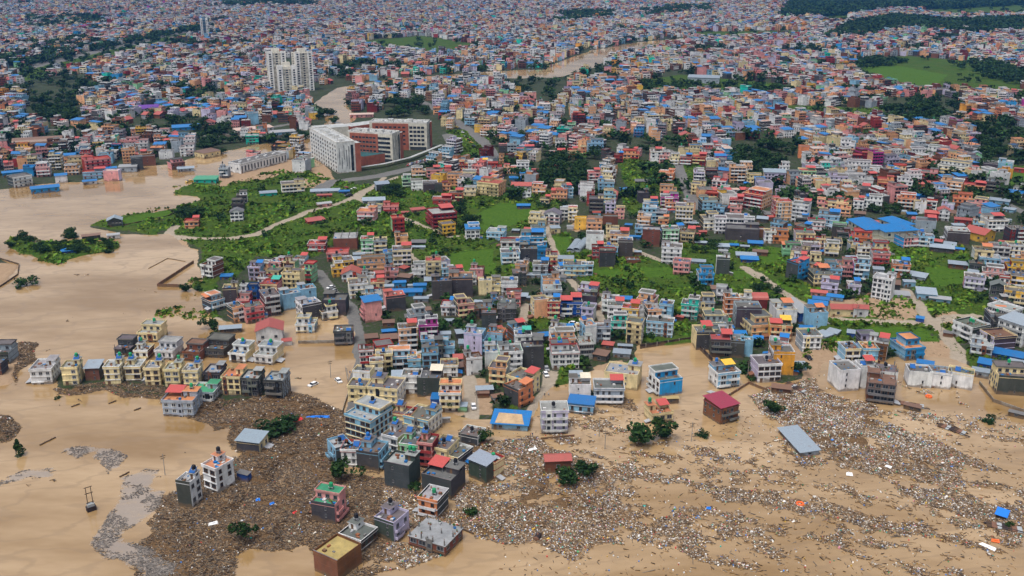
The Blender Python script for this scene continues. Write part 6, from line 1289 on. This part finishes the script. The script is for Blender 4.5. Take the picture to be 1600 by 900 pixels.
def pole_(h):
    def b_(q):
        q.tube((0, 0, -2), (.1, 0, h), .16, .11, JK['conc'], 0, 6); q.box(-1.0, 1.0, -.08, .08, h - .9, h - .7, JK['wood'], bottom=True); q.box(-.8, .8, -.08, .08, h - 1.8, h - 1.6, JK['wood'], bottom=True)
    return b_
for u, v, lb in ((945, 702, "slim utility pole standing in rubbish-strewn water"), (936, 682, "utility pole before the bright blue-roofed house"), (258, 742, "leaning utility pole at the grey scum's tip"), (517, 590, "utility pole at the flooded street corner"), (1168, 700 - 110, "utility pole on the flooded pavement by the pink-trimmed house"), (1080, 690, "utility pole near the small lone tree"), (538, 480, "utility pole beside the curving street"), (745, 640, "utility pole in the muddy lane"), (1470, 520, "utility pole at the dirt road fork"), (1338, 500, "utility pole by the red-roofed compound"), (902, 460, "utility pole at the path through the fields"), (720, 700, "utility pole in the rubbish beside the sheet-roofed cement house")):
    thing_mesh("utility_pole", pole_(8.5), u, v, 15, lb, "utility pole", 0, "utility poles")
def pylon_(q):
    for s in (-1, 1): q.tube((s * .9, 0, -1), (s * .8, 0, 9), .14, .12, JK['wood'], 0, 6)
    for z in (3.0, 6.5, 8.8): q.box(-1.3, 1.3, -.1, .1, z, z + .2, JK['wood'], bottom=True)
    q.box(-1.5, 1.5, -1, 1, -1, 1.6, JK['dark']); q.box(-1.1, 1.1, -.7, .7, 1.6, 2.6, JK['grey'])
thing_mesh("transformer_frame", pylon_, 143, 797, 12, "twin-post transformer frame standing alone in the flood", "transformer")

# ------------------------------------------------------------------ vehicles
def car_meshes():
    b_ = QB(); b_.box(-.85, .85, -2.1, 2.1, .35, .85, 0, bottom=True)
    n = len(b_.v); b_.v += [(-.82, -1.1, .85), (.82, -1.1, .85), (.82, 1.8, .85), (-.82, 1.8, .85), (-.66, -.5, 1.42), (.66, -.5, 1.42), (.66, 1.3, 1.42), (-.66, 1.3, 1.42)]
    b_.f.append((n + 4, n + 5, n + 6, n + 7)); b_.c.append(0); b_.m.append(0)
    for s in (-1, 1): b_.box(s * .74 - .05, s * .74 + .05, -.02, .06, .85, 1.4, 0)
    g = QB(); k = [(-.82, -1.1, .85), (.82, -1.1, .85), (.82, 1.8, .85), (-.82, 1.8, .85), (-.66, -.5, 1.42), (.66, -.5, 1.42), (.66, 1.3, 1.42), (-.66, 1.3, 1.42)]
    for fc in ((0, 1, 5, 4), (1, 2, 6, 5), (2, 3, 7, 6), (3, 0, 4, 7)): g.quad([k[i] for i in fc], 0)
    w_ = QB(); w_.tube((-.1, 0, 0), (.1, 0, 0), .32, .32, 0, 0, 12); w_.tube((.1, 0, 0), (-.1, 0, 0), .32, .32, 0, 0, 12)
    h_ = QB(); h_.box(-.18, .18, -.03, .03, -.09, .09, 0)
    mk = lambda nm, q, mt: mk_mesh(nm, q.arr()[0], q.arr()[1], None, None, [mt])
    hm, ht, hb = mat("headlight_glass", .2, .5); hb.inputs["Base Color"].default_value = (.7, .7, .7, 1)
    return mk("body", b_, M_PAINT), mk("window_glass", g, M_GLASS), mk("wheel", w_, M_TYRE), mk("headlight", h_, hm)
CB, CG, CW, CH = car_meshes()
def car(u, v, yaw, rgb, label, group=None, big=1.0):
    x, y, zc = at(u, v, 0); z = max(gz_at(x, y), -.25)
    root = link("car", None, None, (x, y, z), face_cam(x, y) + math.radians(yaw)); root.scale = (1.15 * big, 1.15 * big, 1.15 * big); tag(root, label, "car", group)
    o = link("body", CB, root); o.color = (*rgb, 1); link("window", CG, root)
    for sx in (-.8, .8):
        for sy in (-1.3, 1.3): link("wheel", CW, root, (sx, sy, .32))
        link("headlight", CH, root, (sx * .75, -2.12, .66))
Wc, Rc, Kc, Bc, Gc, Yc = (.75, .75, .75), (.4, .03, .03), (.02, .02, .022), (.05, .12, .35), (.3, .31, .32), (.65, .40, .03)
for u, v, yw, c_, lb in ((489, 602, -50, Wc, "white car stranded in the muddy flooded street"), (529, 596, 20, Wc, "pale car stranded near the lane-side wall"), (740, 638, 5, Wc, "white van-like car parked in the muddy lane"), (853, 588, 15, Wc, "white car parked beside the dark cement house"), (854, 579, 10, Gc, "grey car behind the white car by the dark cement house"), (517, 452, -55, Wc, "white car driving up the curving street"), (521, 457, -50, Gc, "grey car following on the curving street"), (896, 510, 80, Wc, "white car parked on the grass by the lilac house"), (1215, 459, -40, Wc, "white car on the purple-paved road"), (1000, 346, 60, Wc, "white car on the lane by the blue house"), (557, 464, 0, Wc, "pale car parked above the tall pink house"), (545, 308, -65, Kc, "dark bus-like car on the dirt road by the long grey shed"), (553, 298, -80, Wc, "white car near the hospital gate road"), (540, 296, -80, Rc, "red car near the hospital gate road"), (1120, 597 - 45, 60, Kc, "dark car beside the pink-trimmed house"), (1263, 562, 30, Kc, "dark pickup-like car by the ochre house"), (296, 285, -70, Yc, "yellow truck-like car stranded on the riverbank")):
    car(u, v, yw, c_, lb, "cars stranded or parked about the town", 1.35 if 'bus' in lb or 'truck' in lb else 1.0)
for i in range(16):
    car(638 + i * 2.6, 259.5 - i * .75, -20, (Rc, Kc, Wc, Gc, Bc)[(i * 7) % 5], "small car in the parked row below the hospital walk", "cars parked below the hospital")
for i in range(10):
    car(700 + i * 4.5, 184 + i * 5.2, 40, (Wc, Rc, Kc, Gc, Yc)[(i * 3) % 5], "small car in the traffic of the busy street beyond the hospital", "cars in the busy street")

# ------------------------------------------------------------------ people, a few pixels tall
def person_mesh(step):
    J = [(0, 0, .95), (0, 0, 1.2), (0, 0, 1.42), (0, 0, 1.52), (0, -.02, 1.66), (.19, 0, 1.4), (.26, .02, 1.12), (.27, -.1, .88), (-.19, 0, 1.4), (-.26, .02, 1.12), (-.25, -.12, .9), (.1, 0, .9), (.12, -.05 - step, .5), (.12, .05 - step, .06), (.12, -.1 - step, .03), (-.1, 0, .9), (-.12, step, .5), (-.12, .08 + step, .06), (-.12, -.06 + step, .03)]
    E = [(0, 1), (1, 2), (2, 3), (3, 4), (2, 5), (5, 6), (6, 7), (2, 8), (8, 9), (9, 10), (0, 11), (11, 12), (12, 13), (13, 14), (0, 15), (15, 16), (16, 17), (17, 18)]
    R_ = [.15, .15, .16, .06, .115, .07, .05, .04, .07, .05, .04, .1, .075, .05, .04, .1, .075, .05, .04]
    me = bpy.data.meshes.new("person"); me.from_pydata(J, E, [])
    o = bpy.data.objects.new("person", me); COL.objects.link(o)
    m = o.modifiers.new("skin", 'SKIN')
    sv = me.skin_vertices[0].data if me.skin_vertices else None
    if sv is None:
        bpy.context.view_layer.objects.active = o; bpy.ops.object.select_all(action='DESELECT'); o.select_set(True)
        bpy.ops.mesh.customdata_skin_add(); sv = me.skin_vertices[0].data
    for s_, r in zip(sv, R_): s_.radius = (r, r)
    sv[0].use_root = True
    o.modifiers.new("smooth", 'SUBSURF').levels = 1
    dg = bpy.context.evaluated_depsgraph_get(); me2 = bpy.data.meshes.new_from_object(o.evaluated_get(dg))
    bpy.data.objects.remove(o); me2.name = "person"; return me2
M_PERSON, t, b = mat("clothes_and_skin", .8, .2)
tc = nd(t, "ShaderNodeTexCoord"); oi = nd(t, "ShaderNodeObjectInfo"); sx = nd(t, "ShaderNodeSeparateXYZ"); t.links.new(tc.outputs["Object"], sx.inputs[0])
c = mixc(t, ramp(t, sx.outputs[2], .93, .95), (.03, .035, .06), oi.outputs["Color"]); c = mixc(t, ramp(t, sx.outputs[2], 1.47, 1.49), c, (.26, .14, .085)); c = mixc(t, ramp(t, sx.outputs[2], 1.69, 1.71), c, (.012, .009, .008))
t.links.new(c, b.inputs["Base Color"])
PM = [person_mesh(0.0), person_mesh(.16)]
for m_ in PM: m_.materials.clear(); m_.materials.append(M_PERSON)
for i, (u, v, rgb, lb) in enumerate(((851, 620, (.05, .06, .08), "person in dark clothes walking down the muddy lane by the orange house"), (857, 618, (.5, .5, .5), "person in a pale shirt walking down the muddy lane by the orange house"), (829, 681, (.3, .03, .03), "person in a red top at the flooded lane end by the lilac house"), (832, 681, (.03, .05, .12), "person in dark blue at the flooded lane end by the lilac house"),
    (741, 580, (.6, .3, .04), "person in an orange shirt in the lane below the red-roofed hall"), (743, 584, (.04, .04, .05), "person in black in the lane below the red-roofed hall"), (739, 587, (.55, .55, .5), "person in white in the lane below the red-roofed hall"), (503, 671, (.75, .18, .03), "rescuer in a bright orange vest standing on brown debris"), (470, 691, (.7, .45, .03), "rescuer in a yellow vest standing on brown debris"), (478, 680, (.04, .06, .12), "person in dark clothes among rescuers on the brown debris"), (486, 674, (.45, .45, .42), "person in a pale top among rescuers on the brown debris"), (547, 584, (.05, .08, .25), "person in blue on the flooded street corner"))):
    x, y, zc = at(u, v, 0); o = link("person", PM[i % 2], None, (x, y, max(gz_at(x, y), -.2)), face_cam(x, y) + i * .9); o.color = (*rgb, 1); tag(o, lb, "person", "people in the flooded lanes and on the debris")
# ------------------------------------------------------------------ the hazy air of the valley
q = QB(); q.box(-5000, 5000, -300, 5600, -12, 230, 0, bottom=True)
hm = bpy.data.materials.new("valley_haze"); hm.use_nodes = True; t = hm.node_tree
for n in list(t.nodes):
    if n.type == 'BSDF_PRINCIPLED': t.nodes.remove(n)
pv = nd(t, "ShaderNodeVolumePrincipled"); pv.inputs["Color"].default_value = (.10, .40, 1.0, 1); pv.inputs["Density"].default_value = HAZE_D; pv.inputs["Anisotropy"].default_value = .3
t.links.new(pv.outputs[0], t.nodes["Material Output"].inputs["Volume"])
v, f, c_, m = q.arr(); hme = mk_mesh("haze", v, f, None, None, [hm])
tag(link("haze", hme), "pale blue haze hanging over the far valley", "haze", None, "stuff")
